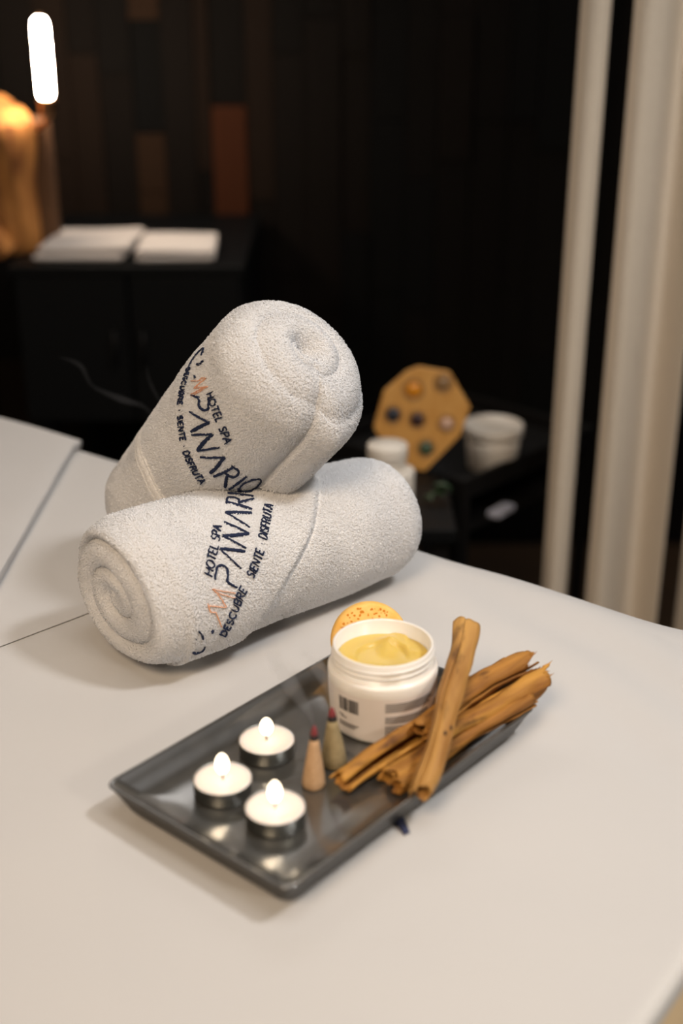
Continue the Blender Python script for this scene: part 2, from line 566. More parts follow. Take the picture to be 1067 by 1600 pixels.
cs = patch('cover_sheet', 0.500, BL - 0.18, 0.0, BW - 0.02, 150, 90, 0.0012, M['sheet'], 0.36, 0, 0, rad=0.0172, gap=0.0012,
           skew=lambda W: 0.19 * W)
tag(cs, 'thin white top sheet whose straight seam edge runs left out from under the towels', 'sheet')


def fold_height(e, w):
    P = np.stack([e, w, np.zeros_like(e)], -1)
    return 0.0024 * lump(P, 18, 5) + 0.0016 * lump(P, 45, 6) + 0.003 * np.exp(-((w - 0.16) / 0.06) ** 2 - ((e - 0.86) / 0.05) ** 2)

fs = patch('folded_sheet', 0.869, BL - 0.25, 0.0, BW - 0.05, 120, 80, 0.0112, M['sheet_fold'], 0.05, 0, 0, rad=0.022, gap=0.008,
           skew=lambda W: -0.73 * W, hf=fold_height)
md = fs.modifiers.new('thickness', 'SOLIDIFY'); md.thickness = 0.0075; md.offset = -1
bv = fs.modifiers.new('soft_edge', 'BEVEL'); bv.width = 0.002; bv.segments = 2; bv.limit_method = 'ANGLE'
tag(fs, 'folded white sheet lying across the left end of the bed with a raised edge', 'sheet')

# ------------------------------------------------------------------ rolled towels


class Roll:
    """A rolled terry towel between two end points; a runs along it, v round it (v = 0 is up, positive away from the camera)."""

    def __init__(s, A, B, r_up, r_side, floor=None, radius=None, cap=None, rim=0.018):
        s.A = np.array(A, float); s.B = np.array(B, float); s.C = (s.A + s.B) / 2
        d = s.B - s.A; s.L = np.linalg.norm(d); s.d = d / s.L
        u = np.array([0, 0, 1.0]); u -= u @ s.d * s.d; s.u = u / np.linalg.norm(u); s.s = np.cross(s.u, s.d)
        s.ru, s.rs, s.floor, s.radius, s.cap, s.rim = r_up, r_side, floor, radius, cap, rim

    def world(s, a, f, v, wobble=True):
        """a: axial, f: fraction of the local radius"""
        m = s.radius(a, v) if s.radius else 1.0
        P = (s.C + a[..., None] * s.d + (f * m * s.ru * np.cos(v))[..., None] * s.u + (f * m * s.rs * np.sin(v))[..., None] * s.s)
        if s.floor is not None:
            lim = s.floor
            z = P[..., 2]
            P[..., 2] = lim + np.logaddexp(0, (z - lim) / 0.003) * 0.003
        return P

    def surface(s, nt_cap=70, nt_body=150, nv=360):
        v = np.linspace(0, 2 * PI, nv, endpoint=False)
        h = s.L / 2
        # profile: centre of end A -> rim -> body -> rim -> centre of end B
        k = s.rim
        rho = np.concatenate([np.linspace(0.0, 1 - k / s.ru, nt_cap), ])
        arc = np.linspace(0, PI / 2, 12)[1:]
        pa = [(-h, f) for f in rho] + [(-h + k * (1 - math.cos(t)), 1 - k / s.ru * (1 - math.sin(t))) for t in arc]
        pb = [(-a, f) for a, f in pa][::-1]
        body = [(a, 1.0) for a in np.linspace(-h + k, h - k, nt_body)[1:-1]]
        prof = np.array(pa + body + pb)
        A = np.repeat(prof[:, :1], nv, 1); F = np.repeat(prof[:, 1:], nv, 1); V = np.repeat(v[None], len(prof), 0)
        A = A.copy()
        end = np.where(A < 0, -1, 1)
        wcap = np.ones_like(A); wcap[len(pa):-len(pa)] = 0
        A = A + end * wcap * s.cap(F, V, end)
        P = s.world(A, F, V)
        P = P + 0.0010 * (lump(P, 130, 9) * 1.0)[..., None] * s.u + 0.0012 * lump(P, 60, 4)[..., None] * s.s
        if s.floor is not None:
            P[..., 2] = np.maximum(P[..., 2], s.floor + 0.0003)
        s.P = P
        dv = np.roll(P, -1, 1) - np.roll(P, 1, 1)
        dt = np.gradient(P, axis=0)
        N = np.cross(dv, dt)
        N /= np.linalg.norm(N, axis=-1, keepdims=True) + 1e-12
        if np.mean(np.sum(N * (P - s.C), -1)) < 0:
            N = -N
        s.N = N
        s.prof = prof; s.nv = nv
        s.i0, s.i1 = len(pa) - 1, len(prof) - len(pa)
        return P

    def on_body(s, a, v, lift):
        """points on the body of the roll, lifted off along the normal"""
        h = s.L / 2 - s.rim
        rows = s.prof[s.i0:s.i1 + 1, 0]
        ti = np.interp(np.clip(a, -h, h), rows, np.arange(len(rows))) + s.i0
        vi = (v / (2 * PI) * s.nv) % s.nv
        t0 = np.clip(np.floor(ti).astype(int), 0, len(s.prof) - 2); v0 = np.floor(vi).astype(int) % s.nv
        ft = (ti - t0)[..., None]; fv = (vi - np.floor(vi))[..., None]; v1 = (v0 + 1) % s.nv
        lerp = lambda G: (G[t0, v0] * (1 - ft) + G[t0 + 1, v0] * ft) * (1 - fv) + (G[t0, v1] * (1 - ft) + G[t0 + 1, v1] * ft) * fv
        return lerp(s.P) + lerp(s.N) * np.asarray(lift)[..., None]


def terry_pile(roll, parent, n, length, keep=None, seed=0):
    """short bent loops of cotton all over the visible side of a towel"""
    rg = np.random.default_rng(seed)
    P, N = roll.P, roll.N
    Pn = np.roll(P, -1, 1)
    ar = np.linalg.norm(np.cross(Pn[:-1] - P[:-1], P[1:] - P[:-1]), axis=-1)
    view = np.array([0, 0, 1.25]) - P[:-1]
    view /= np.linalg.norm(view, axis=-1, keepdims=True)
    facing = np.sum(view * N[:-1], -1)
    ar = ar * (facing > -0.30)
    if keep is not None:
        ar = ar * keep(P[:-1])
    c = np.cumsum(ar.ravel()); c /= c[-1]
    k = np.searchsorted(c, rg.random(n))
    r, q = np.unravel_index(k, ar.shape)
    fr = rg.random((n, 1)); fq = rg.random((n, 1)); q1 = (q + 1) % roll.nv
    lerp = lambda G: (G[r, q] * (1 - fr) + G[r + 1, q] * fr) * (1 - fq) + (G[r, q1] * (1 - fr) + G[r + 1, q1] * fr) * fq
    p = lerp(P); nn = lerp(N); nn /= np.linalg.norm(nn, axis=1, keepdims=True) + 1e-9
    tan = np.roll(P, -1, 1)[r, q] - P[r, q]
    tan -= np.sum(tan * nn, 1, keepdims=True) * nn
    tan /= np.linalg.norm(tan, axis=1, keepdims=True) + 1e-12
    bi = np.cross(nn, tan)
    fld = 2.6 * lump(p, 45, seed + 1) + 1.0 * lump(p, 150, seed + 2) + rg.normal(0, 0.8, n)
    dirv = tan * np.cos(fld)[:, None] + bi * np.sin(fld)[:, None]
    side = np.cross(nn, dirv)
    ln = length * rg.uniform(0.6, 1.35, n)[:, None]
    up = rg.uniform(0.45, 1.15, n)[:, None]
    w = (0.00029 * rg.uniform(0.7, 1.3, n))[:, None]
    pts = (p - nn * 0.0006, p + nn * ln * 0.42 * up + dirv * ln * 0.22, p + nn * ln * 0.55 * up + dirv * ln * 0.60, p + nn * ln * 0.34 * up + dirv * ln * 0.95)
    V = []
    for cen, wd in zip(pts, (0.8, 1.0, 0.95, 0.45)):
        V += [cen + side * w * wd, cen - side * w * wd]
    V = np.stack(V, 1)                         # n, 8, 3
    f = [(2 * i, 2 * i + 1, 2 * i + 3, 2 * i + 2) for i in range(3)]
    F = (np.array(f)[None] + 8 * np.arange(n)[:, None, None]).reshape(-1, 4)
    o = fast_mesh('terry_pile', V.reshape(-1, 3), F, M['terry'], parent)
    o['kind'] = 'stuff'
    return o


# stroke letters: unit box 0..1 wide, 0..1 high; each stroke is (weight, points)
def arc(cx, cy, rx, ry, a0, a1, n=10):
    return [(cx + rx * math.cos(R(a0 + (a1 - a0) * i / n)), cy + ry * math.sin(R(a0 + (a1 - a0) * i / n))) for i in range(n + 1)]


GLYPH = {
    'A': (0.86, [(1, [(0, 0), (.43, 1)]), (1, [(.43, 1), (.86, 0)]), (1, [(.17, .36), (.69, .36)])]),
    'B': (0.66, [(1, [(.05, 0), (.05, 1), (.4, 1)] + arc(.36, .76, .24, .24, 90, -90) + [(.1, .52)]), (1, [(.36, .52)] + arc(.38, .26, .28, .26, 90, -90) + [(.05, 0)])]),
    'C': (0.82, [(1, arc(.46, .5, .44, .5, 50, 310, 14))]),
    'D': (0.78, [(1, [(.05, 0), (.05, 1), (.3, 1)] + arc(.28, .5, .48, .5, 90, -90, 12) + [(.05, 0)])]),
    'E': (0.62, [(1, [(.6, 1), (.05, 1), (.05, 0), (.6, 0)]), (1, [(.05, .52), (.5, .52)])]),
    'F': (0.60, [(1, [(.6, 1), (.05, 1), (.05, 0)]), (1, [(.05, .5), (.5, .5)])]),
    'H': (0.76, [(1, [(.05, 0), (.05, 1)]), (1, [(.71, 0), (.71, 1)]), (1, [(.05, .52), (.71, .52)])]),
    'I': (0.14, [(1, [(.07, 0), (.07, 1)])]),
    'L': (0.58, [(1, [(.05, 1), (.05, 0), (.56, 0)])]),
    'N': (0.76, [(1, [(.05, 0), (.05, 1), (.71, 0), (.71, 1)])]),
    'O': (0.94, [(1, arc(.47, .5, .45, .5, 90, 450, 18))]),
    'P': (0.66, [(1, [(.05, 0), (.05, 1), (.36, 1)] + arc(.36, .73, .27, .27, 90, -90) + [(.05, .46)])]),
    'R': (0.70, [(1, [(.05, 0), (.05, 1), (.36, 1)] + arc(.36, .74, .26, .26, 90, -90) + [(.05, .48)]), (1, [(.36, .48), (.68, 0)])]),
    'S': (0.64, [(1, arc(.33, .75, .27, .25, 30, 250, 9) + arc(.32, .26, .29, .26, 80, -150, 9))]),
    'T': (0.70, [(1, [(0, 1), (.70, 1)]), (1, [(.35, 1), (.35, 0)])]),
    'U': (0.74, [(1, [(.05, 1), (.05, .35)] + arc(.37, .33, .32, .33, 180, 360, 9) + [(.69, 1)])]),
    '.': (0.26, [(1.2, [(.08, .46), (.18, .46)])]),
    ' ': (0.46, []),
    # the big word's own letters: brush-like, no cross bars, the second leg heavy
    'cC': (0.95, [(.75, arc(.50, .5, .48, .52, 42, 160, 8)), (1.1, arc(.50, .5, .48, .52, 160, 235, 6)), (.6, arc(.50, .5, .48, .52, 235, 320, 6))]),
    'cA': (0.92, [(.7, [(0, 0), (.25, .55), (.46, 1)]), (1.35, [(.46, 1), (.70, .45), (.90, 0)])]),
    'c_': (0.92, [(1.2, [(.05, .55), (.34, .72)]), (.6, [(.34, .72), (.50, .98)]), (1.1, [(.62, .30), (.86, .28)])]),
    'cP': (0.78, [(.9, [(0, 1), (.12, 1.02), (.48, 1)] + arc(.44, .76, .26, .25, 85, -80, 8) + [(.16, .48), (.10, .40), (.06, 0)])]),
    'cN': (1.00, [(.8, [(.04, 0), (.10, 1)]), (1.5, [(.10, 1), (.78, .02)]), (.8, [(.78, .02), (.96, 1.04)])]),
    'cR': (0.86, [(.9, [(.02, .96), (.12, 1.0), (.45, 1)] + arc(.44, .77, .25, .24, 88, -85, 8) + [(.16, .52)]), (1.0, [(.16, 1.0), (.10, 0)]), (1.2, [(.34, .52), (.84, -.04)])]),
    'cI': (0.24, [(.9, [(.10, -.03), (.14, 1)])]),
    'cO': (1.00, [(.6, arc(.5, .5, .48, .52, 70, 200, 8)), (1.1, arc(.5, .5, .48, .52, 200, 320, 8)), (.7, arc(.5, .5, .48, .52, 320, 430, 8))]),
    'mM': (1.25, [(.5, [(0, 0), (.30, .55), (.20, .75), (.38, 1)]), (.55, [(.34, .95), (.62, .25)]), (.5, [(.66, .20), (.98, 1.02), (1.16, .05)]), (.4, [(.90, .90), (1.02, 0)])]),
}


def lettering(roll, name, parent, seq, path, height, weight, lift, m, up_sign, fit=True, gap=0.16, seed=0):
    """embroider glyphs along a path of (a, v) points; up_sign: the letters' tops point to +a or -a.
    Returns one mesh; each stroke is a raised ribbon of thread."""
    rg = np.random.default_rng(seed)
    a = np.array([p[0] for p in path]); v = np.array([R(p[1]) for p in path])
    rad = (roll.ru + roll.rs) / 2
    Q = np.stack([a, v * rad], 1)
    # smooth path by arclength
    seg = np.linalg.norm(np.diff(Q, axis=0), axis=1); cs_ = np.concatenate([[0], np.cumsum(seg)])
    S = cs_[-1]
    dense = np.linspace(0, S, 60)
    qx = np.interp(dense, cs_, Q[:, 0]); qy = np.interp(dense, cs_, Q[:, 1])
    ker = np.hanning(17); ker /= ker.sum()
    pad = lambda x: np.convolve(np.concatenate([x[0] + (np.arange(-8, 0)) * (x[1] - x[0]), x, x[-1] + np.arange(1, 9) * (x[-1] - x[-2])]), ker, 'valid')
    qx, qy = pad(qx), pad(qy)
    total = sum(GLYPH[g][0] + gap for g in seq) - gap
    sx = S / total
    V, F = [], []
    x = 0.0
    for g in seq:
        w, strokes = GLYPH[g]
        for wt, pts in strokes:
            pts = np.array(pts)
            # resample
            sl = np.concatenate([[0], np.cumsum(np.hypot(np.diff(pts[:, 0]) * sx, np.diff(pts[:, 1]) * height))])
            n = max(2, int(sl[-1] / 0.0009) + 1)
            t = np.linspace(0, sl[-1], n)
            px = (np.interp(t, sl, pts[:, 0]) + x) * sx; py = (np.interp(t, sl, pts[:, 1]) - 0.5) * height
            px = px + rg.normal(0, 0.00012, n); py = py + rg.normal(0, 0.00012, n)
            tx = np.gradient(px); ty = np.gradient(py); tl = np.hypot(tx, ty) + 1e-9
            nx, ny = -ty / tl, tx / tl
            ww = weight * wt * (0.75 + 0.25 * np.sin(PI * np.linspace(0.05, 0.95, n))) * rg.uniform(0.85, 1.12, n) / 2
            ends = []
            for k, lf in ((1, -0.0012), (0.55, 0.0003), (-0.55, 0.0003), (-1, -0.0012)):
                ux, uy = px + nx * ww * k, py + ny * ww * k
                bx = np.interp(ux, dense, qx); by = np.interp(ux, dense, qy)
                # beyond the ends go straight on
                g0 = np.gradient(qx, dense); g1 = np.gradient(qy, dense)
                dx = np.interp(ux, dense, g0); dy = np.interp(ux, dense, g1)
                over = np.where(ux < 0, ux, np.where(ux > S, ux - S, 0))
                bx = bx + over * dx; by = by + over * dy
                l = np.hypot(dx, dy)
                upx, upy = -dy / l, dx / l
                sgn = np.sign(upx) * up_sign
                aa = bx + upx * uy * sgn; vv = (by + upy * uy * sgn) / rad
                ends.append(roll.on_body(aa, vv, lift + lf + rg.normal(0, 0.00012, n)))
            base = len(V)
            for i in range(n):
                for k in range(4):
                    V.append(ends[k][i])
            for i in range(n - 1):
                for k in range(3):
                    F.append((base + i * 4 + k, base + i * 4 + k + 1, base + (i + 1) * 4 + k + 1, base + (i + 1) * 4 + k))
        x += w + gap
    return mesh(name, V, F, m, parent)


def hem_band(roll, parent, path, width, name='woven_band', k_lift=1.0):
    """the flat woven strip near a towel's edge: a slightly sunk smooth ribbon between two ridges"""
    a = np.array([p[0] for p in path]); v = np.array([R(p[1]) for p in path])
    n = 90
    t = np.linspace(0, 1, n); tt = np.linspace(0, 1, len(path))
    aa = np.interp(t, tt, a); vv = np.interp(t, tt, v)
    rows = []
    for k, lf in ((-0.5, -0.001), (-0.47, .0002), (-0.41, .0011), (-0.32, .0012), (-0.27, .0006), (-0.22, .0012), (0.22, .0012), (0.27, .0006), (0.32, .0012), (0.41, .0011), (0.47, .0002), (0.5, -0.001)):
        rows.append(roll.on_body(aa + k * width, vv, np.full(n, lf * k_lift)))
    return grid_mesh(name, np.array(rows), M['hem'], parent)


def wrap_pi(x):
    return (x + PI) % (2 * PI) - PI


# --- lower towel, lying on the bed
def low_radius(a, v):
    ad = wrap_pi(v)
    edge = np.interp(ad, [-2.2, -1.82, -0.96, -0.26, 0.4], [-0.058, -0.045, 0.012, 0.046, 0.06])     # the oblique edge of the outer wrap
    m = 0.965 + 0.085 * sstep(edge + 0.005, edge - 0.005, a) * sstep(1.2, 0.3, np.abs(ad + 0.9) - 0.9)
    m = m + 0.07 * sstep(0.0, -0.07, a) * np.exp(-((ad + 1.9) / 0.6) ** 2)
    m = m + 0.03 * sstep(0.02, -0.10, a) + 0.012 * np.sin(2 * v + 8 * a)
    m = m - 0.05 * sstep(0.06, 0.12, a)
    return m


def low_cap(F, V, end):
    turns = 2.9
    ph = ((1 - F) * turns + V / (2 * PI) + 0.27) % 1.0
    ridge = np.abs(np.sin(PI * ph)) ** 0.45
    deep = 0.0125 * (0.75 + 0.5 * sstep(0.55, 0.85, F))
    out = deep * (ridge - 1) * sstep(0.03, 0.2, F) * sstep(1.0, 0.93, F) - 0.005 * sstep(0.35, 0.0, F)
    left = out + 0.010 * sstep(1.0, 0.85, F) + 0.006 * np.sin(V + 0.9) * F
    right = 0.016 * (1 - F ** 2) + 0.003 * ridge
    return np.where(end < 0, left, right)


low = Roll((-0.168, 0.877, TOP + 0.0575), (0.034, 1.044, TOP + 0.055), 0.0570, 0.061, floor=TOP + 0.0022, radius=low_radius, cap=low_cap, rim=0.017)
low.surface()
t1 = thing('rolled_towel', 'lower rolled white terry towel lying on the sheet with its spiral end to the left', 'towel', group='embroidered rolled towels')
grid_mesh('roll', low.P, M['terry'], t1, wrap=True)
terry_pile(low, t1, 125000, 0.0023, seed=21)
hem_band(low, t1, [(0.064, 10), (0.0498, -15), (0.0176, -56), (-0.010, -83), (-0.0299, -102)], 0.0040, k_lift=0.55)
PATH = [(-0.1130, -113), (-0.1033, -104), (-0.0972, -94), (-0.0834, -79), (-0.0742, -66), (-0.0666, -55), (-0.0528, -41), (-0.0436, -29), (-0.0314, -16), (-0.0170, 2)]
lettering(low, 'logo_lettering', t1, ['cC', 'c_'], PATH[:2] + [(-0.0990, -97)], 0.0195, 0.0021, 0.0019, M['navy_thread'], -1, seed=1)
lettering(low, 'orange_letter', t1, ['mM'], [(-0.0960, -93), (-0.0834, -79), (-0.0800, -74)], 0.0205, 0.0013, 0.0019, M['orange_thread'], -1, seed=2)['label'] = 'thin orange embroidered letter'
lettering(low, 'logo_lettering', t1, ['cP', 'cA', 'cN', 'cA', 'cR', 'cI', 'cO'], [(-0.0790, -73)] + PATH[4:] + [(-0.0120, 9)], 0.0195, 0.0023, 0.0019, M['navy_thread'], -1, seed=3, gap=0.10)
lettering(low, 'hotel_lettering', t1, list('HOTEL SPA'), [(-0.0915, -63), (-0.0780, -47), (-0.0640, -31)], 0.0066, 0.00115, 0.0021, M['navy_thread'], -1, seed=4)
lettering(low, 'tagline_lettering', t1, list('DESCUBRE . SIENTE . DISFRUTA'), [(-0.0865, -107), (-0.0727, -86), (-0.0452, -63), (-0.0299, -45), (-0.0115, -26)], 0.0066, 0.00115, 0.0021, M['navy_thread'], -1, seed=5)


# --- upper towel, leaning over the lower one
def up_radius(a, v):
    d = (R(-154) - wrap_pi(v)) % (2 * PI)          # angle past the loose outer edge
    m = 1.0 - 0.07 * np.exp(-((2 * PI - d) / 0.16) ** 2) * sstep(-0.09, 0.0, a) + 0.20 * np.exp(-d / 1.3) * sstep(0.0, 0.30, d) ** 0.7 * sstep(-0.08, 0.03, a)
    m = m + 0.012 * np.sin(2 * v + 11 * a) - 0.05 * sstep(0.04, 0.13, a) * (1 - np.exp(-d / 1.3)) - 0.09 * sstep(0.05, -0.11, a)
    return m


def up_cap(F, V, end):
    turns = 2.2
    ph = ((1 - F) * turns - V / (2 * PI) + 0.15) % 1.0
    ridge = np.abs(np.sin(PI * ph)) ** 0.5
    face = 0.019 * (1 - F ** 2) + 0.0065 * (ridge - 1) * sstep(0.05, 0.3, F) * sstep(1.0, 0.88, F) - 0.020 * np.exp(-(F / 0.17) ** 2)
    return np.where(end > 0, face, 0.006 * (1 - F ** 2) + 0.004 * ridge)


upp = Roll((-0.161, 1.050, TOP + 0.052), (-0.0332, 0.962, TOP + 0.222), 0.0632, 0.0645, floor=TOP + 0.0030, radius=up_radius, cap=up_cap, rim=0.020)
upp.surface()
# the soft roll gives way where it rests on the lower one
Q = upp.P - low.C
qa, qu, qs = Q @ low.d, Q @ low.u, Q @ low.s
ang = np.arctan2(qs / low.rs, qu / low.ru)
fr_ = np.hypot(qs / low.rs, qu / low.ru) / low_radius(qa, ang)
push = np.where((fr_ < 1.045) & (np.abs(qa) < low.L / 2 + .01), 1.045 / np.maximum(fr_, .2), 1.0)[..., None]
upp.P = low.C + qa[..., None] * low.d + push * (qu[..., None] * low.u + qs[..., None] * low.s)
upp.P[..., 2] = np.maximum(upp.P[..., 2], TOP + 0.0033)
t2 = thing('rolled_towel', 'upper rolled white terry towel leaning upright across the lower towel', 'towel', group='embroidered rolled towels')
grid_mesh('roll', upp.P, M['terry'], t2, wrap=True)
terry_pile(upp, t2, 125000, 0.0023, seed=41)
K = 0.0075
hem_band(upp, t2, [(-0.054 + K, 0), (-0.049 + K, -30), (-0.045 + K, -60), (-0.043 + K, -75), (-0.050 + K, -110)], 0.015)
lettering(upp, 'logo_lettering', t2, ['cC', 'c_'], [(0.0580 + K, -33), (0.0600 + K, -45), (0.0620 + K, -56)], 0.022, 0.0021, 0.0019, M['navy_thread'], 1, seed=6)
lettering(upp, 'orange_letter', t2, ['mM'], [(0.0620 + K, -58), (0.0570 + K, -70)], 0.022, 0.0013, 0.0019, M['orange_thread'], 1, seed=7)['label'] = 'thin orange embroidered letter'
lettering(upp, 'logo_lettering', t2, ['cP', 'cA', 'cN', 'cA', 'cR', 'cI', 'cO'], [(0.0565 + K, -71), (0.0420 + K, -85), (0.0337 + K, -97), (0.0266 + K, -112), (0.0219 + K, -125), (0.0180 + K, -150)], 0.0215, 0.0025, 0.0019, M['navy_thread'], 1, seed=8, gap=0.10)
lettering(upp, 'hotel_lettering', t2, list('HOTEL SPA'), [(0.0680 + K, -76), (0.0610 + K, -94), (0.0505 + K, -110)], 0.0072, 0.00115, 0.0021, M['navy_thread'], 1, seed=9)
lettering(upp, 'tagline_lettering', t2, list('DESCUBRE . SIENTE . DISFRUTA'), [(0.0480 + K, -40), (0.0420 + K, -52), (0.0314 + K, -62), (0.0219 + K, -77), (0.0101 + K, -95), (0.0008 + K, -115)], 0.0066, 0.00115, 0.0021, M['navy_thread'], 1, seed=10)


# ------------------------------------------------------------------ tray
TX, TY, TRZ, TL, TW = -0.0068, 0.7250, R(49.5), 0.258, 0.159
TFLOOR = 0.0098


def rrect(hx, hy, r, n=8):
    out = []
    for cx, cy, a0 in ((hx - r, hy - r, 0), (-hx + r, hy - r, 90), (-hx + r, -hy + r, 180), (hx - r, -hy + r, 270)):
        for i in range(n + 1):
            a = R(a0 + 90 * i / n)
            out.append((cx + r * math.cos(a), cy + r * math.sin(a)))
    return out


tr = thing('serving_tray', 'charcoal glazed rectangular ceramic tray with flared sides on the white sheet', 'tray', (TX, TY, TOP), TRZ)
loops = []
hx, hy = TL / 2, TW / 2
for ins, z, r in ((0.060, 0.0022, .010), (0.0170, 0.0020, .010), (0.0150, 0.0008, .011), (0.0120, 0.0018, .012), (0.0085, 0.0065, .013), (0.0040, 0.0145, .013), (0.0010, 0.0195, .013),
                  (0.0000, 0.0206, .013), (0.0008, 0.0214, .013), (0.0020, 0.0213, .012), (0.0034, 0.0204, .012), (0.0070, 0.0172, .012), (0.0120, 0.0136, .012),
                  (0.0170, 0.0116, .012), (0.0230, TFLOOR + .0006, .012), (0.0320, TFLOOR, .012), (0.0450, TFLOOR - .0002, .012), (0.060, TFLOOR - .0003, .010)):
    loops.append([(x, y, z * (1.13 if z > .014 else 1) + 0.0012) for x, y in rrect(hx - ins, hy - ins, r * 0.68)])
n = len(loops[0]); V = [p for l in loops for p in l]; F = []
for j in range(len(loops) - 1):
    for i in range(n):
        k = (i + 1) % n
        F.append((j * n + i, j * n + k, (j + 1) * n + k, (j + 1) * n + i))
F.append(tuple(range(n - 1, -1, -1))); F.append(tuple((len(loops) - 1) * n + i for i in range(n)))
dish = mesh('dish', V, F, [M['glaze'], M['shaded_glaze']], tr)
for p_ in dish.data.polygons:                 # outside of the dish: its shade is put into a darker material
    if p_.index < 6 * n or p_.index == len(F) - 2:
        p_.material_index = 1
FLOOR = TOP + TFLOOR + 0.0012                 # height of the tray's inside

# ------------------------------------------------------------------ tealights


def tealight(x, y, label, flame_h, power):
    t = thing('tealight', label, 'candle', (x, y, FLOOR), random.uniform(0, 6), 'lit tealights on the tray')
    H = 0.0108
    lathe('cup', [(0.0172, 0.0), (0.0186, 0.0006), (0.0188, 0.0020), (0.0188, H - 0.0006), (0.0192, H), (0.0193, H + .0003), (0.0190, H + .0003), (0.0186, H - .0006), (0.0186, 0.0008), (0.001, 0.0006)],
          M['alu'], t, 56, wob=lambda a, z: 1 + 0.004 * math.sin(a * 38) * (1 if z < 0.009 else 0))
    lathe('wax', [(0.0180, 0.0010), (0.0185, H - 0.0012), (0.0184, H + 0.0001), (0.0160, H - 0.0003), (0.0110, H - .0011), (0.006, H - .0013), (0.0015, H - .0008)], M['wax'], t, 48)
    z0 = H - 0.0012
    tube('wick', [(0, 0, z0 - 0.001), (0.0002, 0, z0 + .003), (0.0008, 0, z0 + .0058)], 0.0006, M['wick'], t, 7)
    prof = [(0.0004, 0.0), (0.0021, 0.0010), (0.0033, 0.0034), (0.0038, 0.0064), (0.0036, 0.0098), (0.0027, 0.0126), (0.0014, 0.0146), (0.0003, 0.0152)]
    lathe('flame', [(r * 1.18, z0 + 0.0050 + z * flame_h / 0.0152) for r, z in prof], M['flame'], t, 20)
    l = bpy.data.lights.new('flame_light', 'POINT')
    l.energy = power; l.color = (1.0, 0.70, 0.44); l.shadow_soft_size = 0.003
    o = bpy.data.objects.new('flame_light', l); COL.objects.link(o)
    o.parent = t; o.location = (0.0004, 0, z0 + 0.0050 + flame_h * 0.5)
    return t


tealight(-0.0411, 0.6592, 'lit white tealight nearest the camera, at the front corner of the tray', 0.0150, 0.0011)
tealight(-0.0763, 0.6896, 'lit white tealight furthest left, beside the short rim of the tray', 0.0145, 0.0011)
tealight(-0.0504, 0.7346, 'lit white tealight at the back, behind the other two and left of the incense', 0.0125, 0.0010)

# ------------------------------------------------------------------ incense cones


def cone(x, y, h, r, m, label, tilt):
    t = thing('incense_cone', label, 'incense', (x, y, FLOOR), 0, 'incense cones')
    t.rotation_euler = (tilt[0], tilt[1], 0)
    wob = lambda a, z: 1 + 0.02 * math.sin(3 * a + z * 400) + 0.012 * math.sin(7 * a)
    lathe('cone_body', [(r * .90, 0), (r, 0.0012), (r * .93, h * .15), (r * .70, h * .42), (r * .46, h * .68), (r * .36, h * .78)], m, t, 28, wob=wob)
    lathe('charred_ring', [(r * .365, h * .775), (r * .37, h * .79), (r * .30, h * .855)], M['char'], t, 20, wob=wob)
    lathe('burnt_tip', [(r * .30, h * .85), (r * .29, h * .88), (r * .20, h * .95), (r * .06, h * 1.0)], M['ember'], t, 20, wob=wob)
    return t


cone(-0.0182, 0.6978, 0.0455, 0.0078, M['cone_tan'], 'tan incense cone in front, nearer the tealights, with a burnt red tip', (0.02, 0.02))
cone(-0.0050, 0.7222, 0.0440, 0.0088, M['cone_green'], 'olive incense cone standing behind the tan one, right beside the jar', (0.02, -0.03))

# ------------------------------------------------------------------ jar of cream
JX, JY, JH, JR = 0.0288, 0.7795, 0.0600, 0.0385
jar = thing('cream_jar', 'open white jar of yellow cream with barcode label on the tray', 'jar', (JX, JY, FLOOR), 0)
lathe('jar_body', [(0.0335, 0.0), (0.0355, 0.0008), (0.0366, 0.0030), (JR, 0.038), (JR, 0.0435), (JR - .0006, 0.0448), (0.0365, 0.0455), (0.0352, 0.0460),
                   (0.0350, 0.0600), (0.0345, 0.0606), (0.0335, 0.0606), (0.0327, 0.0598), (0.0325, 0.030), (0.0005, 0.030)], M['plastic'], jar, 72)
# screw thread: a raised helical ridge
path = []
for i in range(160):
    a = 2 * PI * 2.3 * i / 159
    path.append((0.0351 * math.cos(a), 0.0351 * math.sin(a), 0.0475 + 0.0100 * i / 159))
tube('screw_thread', path, [0.0009 * min(1, i / 8, (159 - i) / 8) + 0.0001 for i in range(160)], M['plastic'], jar, 6)
# cream with a scooped surface
nr_, na_ = 26, 72
P = np.zeros((nr_, na_, 3))
for i in range(nr_):
    f = i / (nr_ - 1)
    for j in range(na_):
        a = 2 * PI * j / na_
        x, y = 0.0322 * f * math.cos(a), 0.0322 * f * math.sin(a)
        z = 0.0475 + 0.0005 * math.sin(60 * x + 1) * math.cos(80 * y)
        # high rim left over at the back, scooped bowl in the middle with a sharp lip
        rim_ = float(sstep(0.52, 0.62, f)) * float(sstep(-0.25, 0.15, math.sin(a - 0.10)))
        lip_ = float(sstep(0.004, -0.002, x - 0.002 - 0.25 * (y - 0.015))) if y > 0.004 else 1.0
        z += 0.0042 * rim_ * (0.55 + 0.45 * (1 - lip_)) * (1.0 if x < 0.018 else 0.55)
        z += 0.0040 * math.exp(-((x - 0.0035) / 0.006) ** 2 - ((y - 0.017) / 0.008) ** 2) * (1 if x > -0.004 else 0.2)
        z -= 0.0022 * math.exp(-((x - 0.004) ** 2 + (y + 0.004) ** 2) / 0.012 ** 2)
        P[i, j] = (x, y, z)
cream = grid_mesh('cream', P, M['cream'], jar, wrap=True)


def jar_r(z):
    return np.interp(z, [0.003, 0.038], [0.0366, JR])


